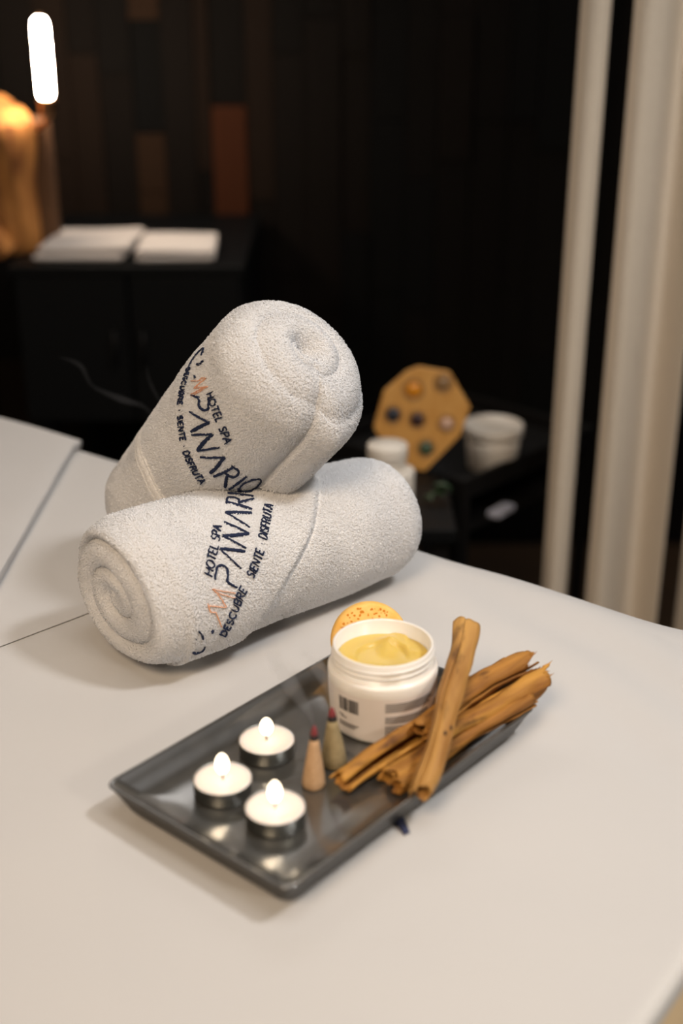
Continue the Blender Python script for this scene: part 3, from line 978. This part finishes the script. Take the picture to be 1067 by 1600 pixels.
def wrap_patch(name, a0, a1, z0, z1, lift, m, parent, na=24, nz=6):
    """a printed patch lying on the jar's wall; angles in degrees, -90 faces the camera"""
    A, Z = np.meshgrid(np.radians(np.linspace(a0, a1, na)), np.linspace(z0, z1, nz))
    rr = jar_r(Z) + lift
    return grid_mesh(name, np.stack([rr * np.cos(A), rr * np.sin(A), Z], -1), m, parent)


lab = wrap_patch('label', -178, 0, 0.0040, 0.0372, 0.00025, M['label'], jar, 60, 8)


def bars(name, rects, m, parent):
    V, F = [], []
    for a0, a1, z0, z1 in rects:
        nseg = max(1, int(abs(a1 - a0) / 4))
        for k in range(nseg):
            b = len(V)
            for aa, zz in ((a0 + (a1 - a0) * k / nseg, z0), (a0 + (a1 - a0) * (k + 1) / nseg, z0), (a0 + (a1 - a0) * (k + 1) / nseg, z1), (a0 + (a1 - a0) * k / nseg, z1)):
                r_ = float(jar_r(zz)) + 0.0005
                V.append((r_ * math.cos(R(aa)), r_ * math.sin(R(aa)), zz))
            F.append((b, b + 1, b + 2, b + 3))
    return mesh(name, V, F, m, parent, smooth=False)


br = random.Random(5)
rects, a = [], -142.0
while a < -117:
    w = br.choice((0.5, 0.5, 1.0, 1.5)); rects.append((a, min(a + w, -117), 0.0225, 0.0330)); a += w + br.choice((0.4, 0.4, 0.8))
bars('barcode', rects, M['ink'], lab)
rects = []
for i in range(2):
    rects.append((-143 + 3 * i, -136 + 4 * i, 0.0180 - i * .0013, 0.0189 - i * .0013))
for i in range(3):
    rects.append((-143, -117 - i * 2.5, 0.0125 - i * .0013, 0.0133 - i * .0013))
z = 0.0340
for i in range(18):
    if i in (5, 6, 11):
        z -= 0.0015
        continue
    rects.append((-89, -28 - br.uniform(0, 10), z - 0.00085, z)); z -= 0.00150
bars('small_print', rects, M['ink_grey'], lab)

# ------------------------------------------------------------------ sponge behind the jar
sp = thing('facial_sponge', 'round orange sponge disc with pores standing behind the cream jar', 'sponge', (0.0213, 0.8335, FLOOR), 0)
sp.rotation_euler = (R(-14), 0, R(4))
SR, ST = 0.0290, 0.0060
prof = [(0.0005, -ST), (SR * .93, -ST), (SR * .985, -ST * .8), (SR, -ST * .3), (SR, ST * .3), (SR * .985, ST * .8), (SR * .93, ST), (0.0005, ST)]
V, F = lathe_vf(prof, 72)
V = [(x, -z, y + SR + 0.0006) for x, y, z in V]
mesh('sponge_body', V, F, M['sponge'], sp)
V, F = [], []
pr_ = random.Random(2)
for i in range(270):                          # open pores on the front face: small sunk cups
    a = pr_.uniform(0, 2 * PI); q = SR * 0.93 * math.sqrt(pr_.random())
    w = pr_.uniform(0.0004, 0.0013); h_ = w * pr_.uniform(.5, .9); rot = pr_.uniform(0, PI)
    b = len(V)
    cx, cz = q * math.cos(a), q * math.sin(a) + SR + 0.0006
    for k in range(8):
        th = 2 * PI * k / 8
        dx, dz = w * math.cos(th), h_ * math.sin(th)
        V.append((cx + dx * math.cos(rot) - dz * math.sin(rot), -ST - 0.00015, cz + dx * math.sin(rot) + dz * math.cos(rot)))
    V.append((cx, -ST - 0.00005, cz))
    F += [(b + k, b + (k + 1) % 8, b + 8) for k in range(8)]
po = mesh('pores', V, F, M['pore'], sp); po['kind'] = 'stuff'

# ------------------------------------------------------------------ cinnamon sticks


def cinnamon(label, p0, p1, r0, r1, m, twist=0.0, open_deg=50, jag=0.006, seed=0, flat=0.8, bend=0.003, knots=0, turns=1.25, opn=0.0, group='cinnamon sticks'):
    """a quill of rolled bark: a scroll in cross section with a dark slot, bumpy and torn at the ends"""
    p0, p1 = Vector(p0), Vector(p1)
    ax = (p1 - p0); L = ax.length; ax.normalize()
    t = thing('cinnamon_stick', label, 'cinnamon', tuple((p0 + p1) / 2), 0, group)
    t.rotation_mode = 'QUATERNION'
    t.rotation_quaternion = ax.to_track_quat('Z', 'Y')
    rg = np.random.default_rng(seed)
    ns, nc = 46, 44
    th0 = R(open_deg) / 2
    u = np.linspace(0, 1, ns)
    soft = lambda x: np.convolve(np.concatenate([x[-2:], x, x[:2]]), (.12, .24, .28, .24, .12), 'valid') * 1.5
    jag0 = soft(rg.normal(0, 1, nc)) * jag * .4; jag1 = soft(rg.normal(0, 1, nc)) * jag * .8
    ph = rg.uniform(0, 6.28, 8)

    def shell(off):
        P = np.zeros((ns, nc, 3))
        for j in range(nc):
            q = j / (nc - 1)
            th = th0 + q * (2 * PI * turns - 2 * th0) + twist
            for i in range(ns):
                x = u[i]
                z = (x - .5) * L
                e0 = max(0, 1 - x / 0.05); e1 = max(0, 1 - (1 - x) / 0.07)
                z += jag0[j] * e0 + jag1[j] * e1
                rr = r0 + (r1 - r0) * x
                rr *= 1 + 0.07 * math.sin(3 * th + ph[0] + 5 * x) + 0.05 * math.sin(14 * x + ph[1]) + 0.03 * math.sin(31 * x + 2 * th + ph[2]) + 0.020 * math.sin(9 * th + ph[3])
                rr *= 1 - 0.40 * max(0, q * turns - 0.8) / max(.2, turns - .8)       # the inner end of the scroll turns inward
                rr = max(rr - off, 0.0006)
                bx = bend * math.sin(PI * x) + 0.0010 * math.sin(9 * x + ph[4]); by = 0.0012 * math.sin(6 * x + ph[5])
                tw = th + 0.25 * math.sin(2.2 * x + ph[6])
                P[i, j] = (rr * math.cos(tw) + bx, rr * flat * math.sin(tw) + by, z)
        return P
    A = shell(0.0); B = shell(0.0014)
    # join outer and inner skins into a closed strip of bark
    S = np.concatenate([A, B[:, ::-1]], 1)
    o = grid_mesh('bark', S, m, t, wrap=True)
    bm = bmesh.new(); bm.from_mesh(o.data); bm.verts.ensure_lookup_table()
    nn = S.shape[1]
    for row in (0, ns - 1):
        for j in range(nc - 1):
            try:
                bm.faces.new([bm.verts[row * nn + j], bm.verts[row * nn + j + 1], bm.verts[row * nn + nn - 2 - j], bm.verts[row * nn + nn - 1 - j]])
            except ValueError:
                pass
    bmesh.ops.recalc_face_normals(bm, faces=bm.faces)
    for f in bm.faces:
        f.smooth = True
    bm.to_mesh(o.data); bm.free()
    # frayed splinters at the far end
    for k in range(6):
        j = int(rg.integers(2, nc - 3)); a = Vector(A[ns - 2, j]); b = Vector(A[ns - 1, j])
        tip = b + Vector((rg.normal(0, .0007), rg.normal(0, .0007), abs(rg.normal(.003, .0015))))
        tube('splinter', [tuple(a), tuple(b), tuple(tip)], [.0007, .0006, .0001], m, t, 5)
    for k in range(knots):
        j = int(nc * (0.12 + 0.7 * rg.random())); i = int(ns * rg.uniform(.3, .75))
        c = A[i, j]
        V, F = lathe_vf([(0.0002, -.0006), (0.0013, -.0003), (0.0015, .0002), (0.0004, .0006)], 10)
        nrm = Vector((c[0], c[1], 0)).normalized()
        q = nrm.to_track_quat('Z', 'Y')
        V = [q @ Vector((x * 1.0, y * 1.5, z)) + Vector(c) for x, y, z in V]
        mesh('knot', V, F, M['knot'], t)
    return t


Z = TOP
cinnamon('split cinnamon stick at the left of the bundle, its scrolled end towards the incense', (0.0008, 0.6885, Z + .0185), (0.1230, 0.8020, Z + .0365), 0.0085, 0.0105, M['cinn'], twist=R(158), open_deg=44, seed=1, flat=.85, turns=1.0)
cinnamon('orange brown cinnamon stick in the middle of the bundle, under the crossing stick', (0.0318, 0.6945, Z + .0165), (0.1325, 0.7895, Z + .0260), 0.0095, 0.0100, M['cinn'], twist=R(40), open_deg=35, seed=2, flat=.85, jag=.007, turns=1.3)
cinnamon('short fronted thin cinnamon stick lowest at the right rim of the tray', (0.0350, 0.6850, Z + .0190), (0.1310, 0.7740, Z + .0290), 0.0062, 0.0078, M['cinn_dark'], twist=R(200), open_deg=40, seed=3, jag=.005)
cinnamon('broad dark cinnamon stick on top of the bundle with a torn far end', (0.0520, 0.7280, Z + .0340), (0.1325, 0.8020, Z + .0440), 0.0075, 0.0098, M['cinn_dark'], twist=R(150), open_deg=45, seed=4, jag=.007)
cinnamon('thin cinnamon stick with the most frayed end, furthest right on the bundle', (0.0620, 0.7150, Z + .0330), (0.1430, 0.7900, Z + .0340), 0.0062, 0.0085, M['cinn'], twist=R(250), open_deg=40, seed=5, jag=.009)
cinnamon('long pale cinnamon stick lying crosswise over the bundle and the tray rim', (0.0885, 0.8090, Z + .0705), (0.0495, 0.6630, Z + .0310), 0.0094, 0.0072, M['cinn_pale'], twist=R(95), open_deg=25, seed=6, jag=.004, knots=4, flat=.8, turns=1.2)

# ------------------------------------------------------------------ navy tag sticking out from under the tray
P = []
for i in range(7):
    f = i / 6
    w = 0.0055 * (1 - 0.55 * f)
    cx, cy = 0.0325 + 0.0085 * f, 0.6840 - 0.0255 * f
    P.append([(cx - w * .8, cy - w * .5, TOP + .0016 + .0012 * math.sin(3 * f)), (cx, cy, TOP + .0026 + .0012 * math.sin(3 * f)), (cx + w * .8, cy + w * .5, TOP + .0014 + .0010 * math.sin(3 * f))])
o = grid_mesh('fabric_tag', np.array(P), M['navy_cloth'])
md = o.modifiers.new('thickness', 'SOLIDIFY'); md.thickness = 0.0008; md.offset = 1
tag(o, 'small navy blue fabric tag poking out from under the right side of the tray', 'tag')

# ------------------------------------------------------------------ smoke
SM = smoke_mat('thin_smoke', 8.0)
SM2 = smoke_mat('denser_smoke', 17.0)


def wisp(label, pts, rads, m):
    # smooth the way points with Catmull-Rom
    pts = [Vector(p) for p in pts]
    out, rr = [], []
    for i in range(len(pts) - 1):
        p0, p1, p2, p3 = pts[max(i - 1, 0)], pts[i], pts[i + 1], pts[min(i + 2, len(pts) - 1)]
        for k in range(8):
            t = k / 8
            out.append(0.5 * ((2 * p1) + (-p0 + p2) * t + (2 * p0 - 5 * p1 + 4 * p2 - p3) * t * t + (-p0 + 3 * p1 - 3 * p2 + p3) * t ** 3))
            rr.append(rads[i] * (1 - t) + rads[i + 1] * t)
    out.append(pts[-1]); rr.append(rads[-1])
    V, F = tube_vf(out, rr, 10)
    o = mesh('smoke_wisp', V, F, m)
    return tag(o, label, 'smoke', 'incense smoke')


wisp('soft smoke wisp rising left from the tan incense cone over the tray', [(-.0182, .6983, FLOOR + .046), (-.021, .702, FLOOR + .053), (-.030, .712, FLOOR + .062), (-.041, .725, FLOOR + .074), (-.049, .732, FLOOR + .080)],
     [.0008, .0025, .0055, .0065, .0010], SM2)
wisp('soft smoke wisp rising left from the olive incense cone beside the jar', [(-.0051, .7227, FLOOR + .0445), (-.008, .727, FLOOR + .052), (-.016, .739, FLOOR + .064), (-.026, .749, FLOOR + .072)],
     [.0008, .0024, .0052, .0010], SM2)
wisp('faint smoke wisp drifting before the dark cabinet, left of the upper towel', [(-.112, .77, TOP + .228), (-.118, .772, TOP + .236), (-.126, .775, TOP + .244), (-.140, .78, TOP + .247), (-.158, .78, TOP + .256), (-.166, .785, TOP + .268), (-.180, .79, TOP + .272)],
     [.0004, .0009, .0013, .0026, .0010, .0017, .0004], SM)
wisp('thinnest straight smoke thread higher up before the dark cabinet', [(-.108, .78, TOP + .225), (-.113, .782, TOP + .238), (-.122, .785, TOP + .256), (-.124, .786, TOP + .268)],
     [.0004, .0009, .0012, .0003], SM)

# ------------------------------------------------------------------ cabinet, folded towel and driftwood lamp at the back
cb = thing('cabinet', 'low black cabinet on legs standing against the plank wall', 'cabinet', (-0.42, 2.42, 0), 0)
CW, CD, CT = 0.58, 0.36, 0.775
cx0, cx1 = -0.155, 0.245
cy0, cy1 = -0.20, 0.30
box('cabinet_body', (cx0, cy0 + .018, 0.485), (cx1, cy1, 0.757), M['black'], cb)
box('cabinet_top', (cx0 - .006, cy0 - .006, 0.757), (cx1 + .006, cy1, 0.775), M['black'], cb, bevel=.003)
for k in range(2):
    a = cx0 + .003 + k * (cx1 - cx0) / 2
    d = box('door', (a, cy0, 0.488), (a + (cx1 - cx0) / 2 - .006, cy0 + .017, 0.754), M['black'], cb, bevel=.002)
    hx_ = a + ((cx1 - cx0) / 2 - .03 if k == 0 else .02)
    tube('handle', [(hx_, cy0 + .001, .60), (hx_, cy0 - .016, .60), (hx_, cy0 - .016, .66), (hx_, cy0 + .001, .66)], .003, M['black_metal'], d, 6)
for lx in (cx0 + .01, cx1 - .045):
    for ly in (cy0 + .02, cy1 - .05):
        box('leg', (lx, ly, 0), (lx + .035, ly + .035, .485), M['black'], cb)

CTOP = 0.775


def folded_towel(name, label, x0, x1, y0, y1, z0, layers, th, seed, rz=0.0, crown=None):
    t = thing(name, label, 'towel', ((x0 + x1) / 2, (y0 + y1) / 2, z0), rz)
    W, D = (x1 - x0) / 2, (y1 - y0) / 2
    rg = np.random.default_rng(seed)
    for l in range(layers):
        sx, sy = rg.uniform(-.006, .006, 2)
        nx, ny = 30, 16
        prof = []
        # closed cushion section: rounded slab
        for side in (1, -1):
            pass
        P = []
        for i in range(nx + 1):
            fx = -1 + 2 * i / nx
            row = []
            for j in range(24):
                a = 2 * PI * j / 24
                ca, sa = math.cos(a), math.sin(a)
                yy = math.copysign(abs(ca) ** 0.25, ca); zz = math.copysign(abs(sa) ** 0.5, sa)
                end = (1 - abs(fx) ** 14) ** .5
                x = fx * W + sx; y = yy * D + sy
                base = l * th
                c = crown(x) if crown else 1.0
                z = base * c + th / 2 * c + zz * th / 2 * c * (0.25 + .75 * end) + .0015 * math.sin(22 * x + seed + l) * (l > 0)
                row.append((x, y, max(z, 0.0004)))
            P.append(row)
        P = np.array(P)
        o = grid_mesh('towel_layer', P, M['towel_far'], t, wrap=True)
        bm = bmesh.new(); bm.from_mesh(o.data); bm.verts.ensure_lookup_table()
        bm.faces.new([bm.verts[k] for k in range(24)]); bm.faces.new([bm.verts[nx * 24 + k] for k in range(24)][::-1])
        bm.to_mesh(o.data); bm.free()
    return t


folded_towel('folded_towel', 'thicker folded white towel on the black cabinet, beside the driftwood lamp', -0.535, -0.375, 2.245, 2.42, CTOP, 2, .016, 3, R(-2), crown=lambda x: 0.85 + 1.4 * max(0, x + .05))
folded_towel('folded_towel', 'thinner folded white towel at the right end of the black cabinet', -0.362, -0.225, 2.235, 2.40, CTOP, 2, .0125, 8, R(3), crown=lambda x: 0.95 + 3.0 * max(0, x - .045))

lp = thing('driftwood_lamp', 'driftwood table lamp with a glowing tubular bulb on the black cabinet', 'lamp', (-0.60, 2.34, CTOP), 0)


def log_piece(name, p0, p1, r0, r1, m, seed, flat=1.0, cut=0.0):
    p0, p1 = Vector(p0), Vector(p1)
    ax = (p1 - p0); L = ax.length; ax.normalize()
    q = ax.to_track_quat('Z', 'Y')
    rg = np.random.default_rng(seed); ph = rg.uniform(0, 6.28, 8)
    P = []
    for i in range(31):
        x = i / 30
        row = []
        for j in range(40):
            th = 2 * PI * j / 40
            rr = (r0 + (r1 - r0) * x) * (1 + .14 * math.sin(2 * th + ph[0] + 1.5 * x) + .08 * math.sin(3 * th + ph[1] - 3 * x) + .05 * math.sin(7 * th + ph[2] + 5 * x) + .05 * math.sin(9 * x + ph[3]) + .03 * math.sin(13 * th + 8 * x))
            zc = x * L + (cut * math.cos(th) * rr / max(r1, .001) if x > .8 else 0) * (x - .8) / .2
            pt_ = q @ Vector((rr * math.cos(th), rr * flat * math.sin(th), zc)) + p0
            row.append((pt_.x, pt_.y, max(pt_.z, 0.0006)))
        P.append(row)
    o = grid_mesh(name, np.array(P), m, lp, wrap=True)
    bm = bmesh.new(); bm.from_mesh(o.data); bm.verts.ensure_lookup_table()
    bm.faces.new([bm.verts[k] for k in range(40)][::-1]); bm.faces.new([bm.verts[30 * 40 + k] for k in range(40)])
    bm.to_mesh(o.data); bm.free()
    return o


log_piece('trunk', (-0.000, 0.010, 0.0), (-0.012, 0.0, 0.250), 0.052, 0.062, M['log'], 4, cut=-.02)
log_piece('shaded_side', (0.055, 0.030, 0.0), (0.060, 0.020, 0.230), 0.026, 0.030, M['bark'], 6)  # stands for the log's shaded right face, darkened by its material
log_piece('root', (0.000, -0.050, 0.0), (-0.110, -0.040, 0.150), 0.026, 0.022, M['log'], 9)
bx, by = 0.0965, -0.055
tube('stem', [(0.055, 0.010, .205), (0.075, -.02, .222), (bx, by, .235), (bx, by, .243)], .006, M['brass'], lp, 10)
lathe('socket', [(.006, .240), (.011, .243), (.0125, .250), (.0125, .262), (.015, .266), (.015, .270), (.009, .273)], M['brass'], lp, 24, loc=(bx, by, 0))
lathe('bulb', [(.007, .270), (.0105, .2735), (.0125, .280), (.0128, .295), (.0128, .375), (.0125, .388), (.0105, .396), (.0060, .4005), (.002, .4015)], M['bulb'], lp, 28, loc=(bx, by, 0))
lathe('bulb_tip', [(.0060, .4005), (.0050, .404), (.0020, .4065), (.0004, .407)], M['brass'], lp, 16, loc=(bx, by, 0))

# ------------------------------------------------------------------ side table with jars and plaque, trolley with pot
STX0, STX1, STY0, STY1, STZ = 0.015, 0.165, 1.535, 1.80, TOP - 0.177
st = thing('side_table', 'low dark side table behind the bed carrying white jars and the wooden plaque', 'table', (0.09, 1.67, 0), 0)
box('tabletop', (-.105, -.135, STZ - .02), (.062, .125, STZ), M['black'], st)
for lx in (-.095, .03):
    for ly in (-.125, .09):
        box('leg', (lx, ly, 0), (lx + .022, ly + .022, STZ - .02), M['black_metal'], st)

j1 = thing('cosmetic_jar', 'white cosmetic jar standing on the dark side table, under a shorter jar', 'jar', (0.0680, 1.580, STZ), 0)
lathe('jar_body', [(.024, 0), (.0275, .002), (.0285, .006), (.0290, .064), (.0280, .0675), (.0240, .0690), (.002, .0690)], M['white_pot'], j1, 40)
V, F = [], []
for i in range(9):
    a = R(-100 + 50 * i / 8)
    V += [(.0292 * math.cos(a), .0292 * math.sin(a), .010), (.0292 * math.cos(a), .0292 * math.sin(a), .018 + .004 * math.sin(i))]
F = [(2 * i, 2 * i + 2, 2 * i + 3, 2 * i + 1) for i in range(8)]
mesh('label', V, F, M['jade'], j1)
j2 = thing('cosmetic_jar', 'short white jar with wide lid stacked on the taller white jar', 'jar', (0.0605, 1.584, STZ + .0692), 0)
lathe('jar_body', [(.020, 0), (.0235, .001), (.0245, .004), (.0245, .014)], M['white_pot'], j2, 40)
lathe('lid', [(.0262, .013), (.0266, .014), (.0268, .030), (.0258, .0325), (.002, .0335)], M['white_pot'], j2, 40)

pq = thing('chakra_plaque', 'octagonal golden wooden plaque inlaid with round coloured stones', 'plaque', (0.1145, 1.750, STZ), 0)
pq.rotation_euler = (R(-10), 0, R(-4))
sc_ = 1.0 / 1078
pxs = [(651, 576), (699, 583), (733, 636), (719, 681), (666, 738), (618, 735), (583, 671), (598, 614), (633, 583)]
outl = [((x - 657) * sc_, (738 - y) * sc_ * 1.02) for x, y in pxs]
V = [(x, -.005, z) for x, z in outl] + [(x, .005, z) for x, z in outl]
no = len(outl)
F = [tuple(range(no - 1, -1, -1)), tuple(range(no, 2 * no))] + [(i, (i + 1) % no, no + (i + 1) % no, no + i) for i in range(no)]
pb_ = mesh('board', V, F, M['plaque'], pq, smooth=False)
bvm = pb_.modifiers.new('edge', 'BEVEL'); bvm.width = .002; bvm.segments = 2
for (x, y, r, nm, lb) in ((644, 612, 12, 'amber', 'round amber stone'), (613, 651, 11, 'sodalite', 'round dark blue stone'), (651, 658, 10.5, 'garnet', 'round dark red stone'),
                          (697, 663, 10, 'rose', 'round pale pink stone'), (666, 702, 11, 'jade', 'round green stone'), (690, 601, 11, 'smoky', 'round smoky brown stone'), (650, 690, 8, 'smoky', None)):
    if lb is None:
        continue
    cx, cz = (x - 657) * sc_, (738 - y) * sc_ * 1.02
    V, F = lathe_vf([(r * sc_, -.001), (r * sc_, .001), (r * sc_ * .85, .0028), (r * sc_ * .45, .0042), (.0003, .0046)], 22)
    V = [(cx + a, -.005 - c, cz + b) for a, b, c in V]
    F = [f[::-1] for f in F]
    s_ = mesh('stone', V, F, M[nm], pq); s_['label'] = lb
    V, F = lathe_vf([(r * sc_ * 1.02, 0), (r * sc_ * 1.15, .0012), (r * sc_ * 1.5, .0004)], 22, False, False)
    V = [(cx + a, -.0051 - c, cz + b) for a, b, c in V]
    mesh('stone_setting', V, F, M['ring'], pq)

# trolley
tw, td = 0.34, 0.30
tz = TOP - 0.222
tl_ = thing('trolley', 'black metal trolley with raised rim carrying the white pot', 'trolley', (0.187, 1.83, 0), R(46))
# corner nearest the camera at the origin, +x runs right and away, +y left and away
box('tray_floor', (0, 0, tz - .030), (tw, td, tz - .024), M['black_metal'], tl_, bevel=.001)
for nm, lo, hi in (('rim', (0, -.004, tz - .034), (tw, .004, tz)), ('rim', (0, td - .004, tz - .034), (tw, td + .004, tz)),
                   ('rim', (-.004, .004, tz - .034), (.004, td - .004, tz)), ('rim', (tw - .004, .004, tz - .034), (tw + .004, td - .004, tz))):
    box(nm, lo, hi, M['black_metal'], tl_, bevel=.0015)
for px_, py_ in ((0, 0), (tw, 0), (0, td), (tw, td)):
    box('post', (px_ - .009, py_ - .009, .03), (px_ + .009, py_ + .009, tz + .002), M['black_metal'], tl_, bevel=.002)
    lathe('castor', [(.004, 0), (.012, .003), (.014, .012), (.012, .024), (.006, .032)], M['foot'], tl_, 14, loc=(px_, py_, 0))
box('lower_shelf', (0, 0, tz - .095), (tw, td, tz - .089), M['black_metal'], tl_, bevel=.001)

pt = thing('white_pot', 'wide white plastic pot with lid standing in the black trolley', 'pot', (0.2440, 1.945, tz - .024), 0)
lathe('pot_body', [(.036, 0), (.039, .002), (.0425, .040), (.0450, .058)], M['white_pot'], pt, 44)
lathe('lid', [(.0462, .056), (.0475, .058), (.0480, .072), (.0472, .0745), (.0440, .0750), (.0430, .0735), (.002, .0735)], M['white_pot'], pt, 44)
wc = box('folded_cloth', (-.026, -.011, 0), (.026, .011, .010), M['cloth_cool'], None, bevel=.003)
wc.location = (0.258, 1.905, tz - .089); wc.rotation_euler = (0, 0, R(52))
tag(wc, 'small white folded cloth on the lower shelf of the trolley', 'cloth')

sg = thing('leaf_sprig', 'sprig of dark green leaves lying between jars and trolley', 'plant', (0.130, 1.625, STZ), 0)
lr = random.Random(4)
tube('stem', [(-.02, 0, .004), (0, .004, .012), (.022, .01, .020)], .0012, M['leaf'], sg, 6)
for i in range(7):
    a = R(-60 + 40 * i + lr.uniform(-12, 12)); L_ = lr.uniform(.022, .034); bx_ = -.016 + .006 * i
    V, F = [], []
    for k in range(7):
        f = k / 6; w = .0065 * math.sin(PI * min(1, .08 + f * .92)); x = L_ * f
        z = .008 + .02 * f - .020 * f * f + .002 * i
        for s_ in (-1, 0, 1):
            V.append((bx_ + x * math.cos(a) - s_ * w * math.sin(a), .004 + x * math.sin(a) * .8 + s_ * w * math.cos(a), z + (.002 if s_ else 0)))
    for k in range(6):
        F += [(3 * k, 3 * k + 1, 3 * k + 4, 3 * k + 3), (3 * k + 1, 3 * k + 2, 3 * k + 5, 3 * k + 4)]
    mesh('leaf', V, F, M['leaf'], sg)
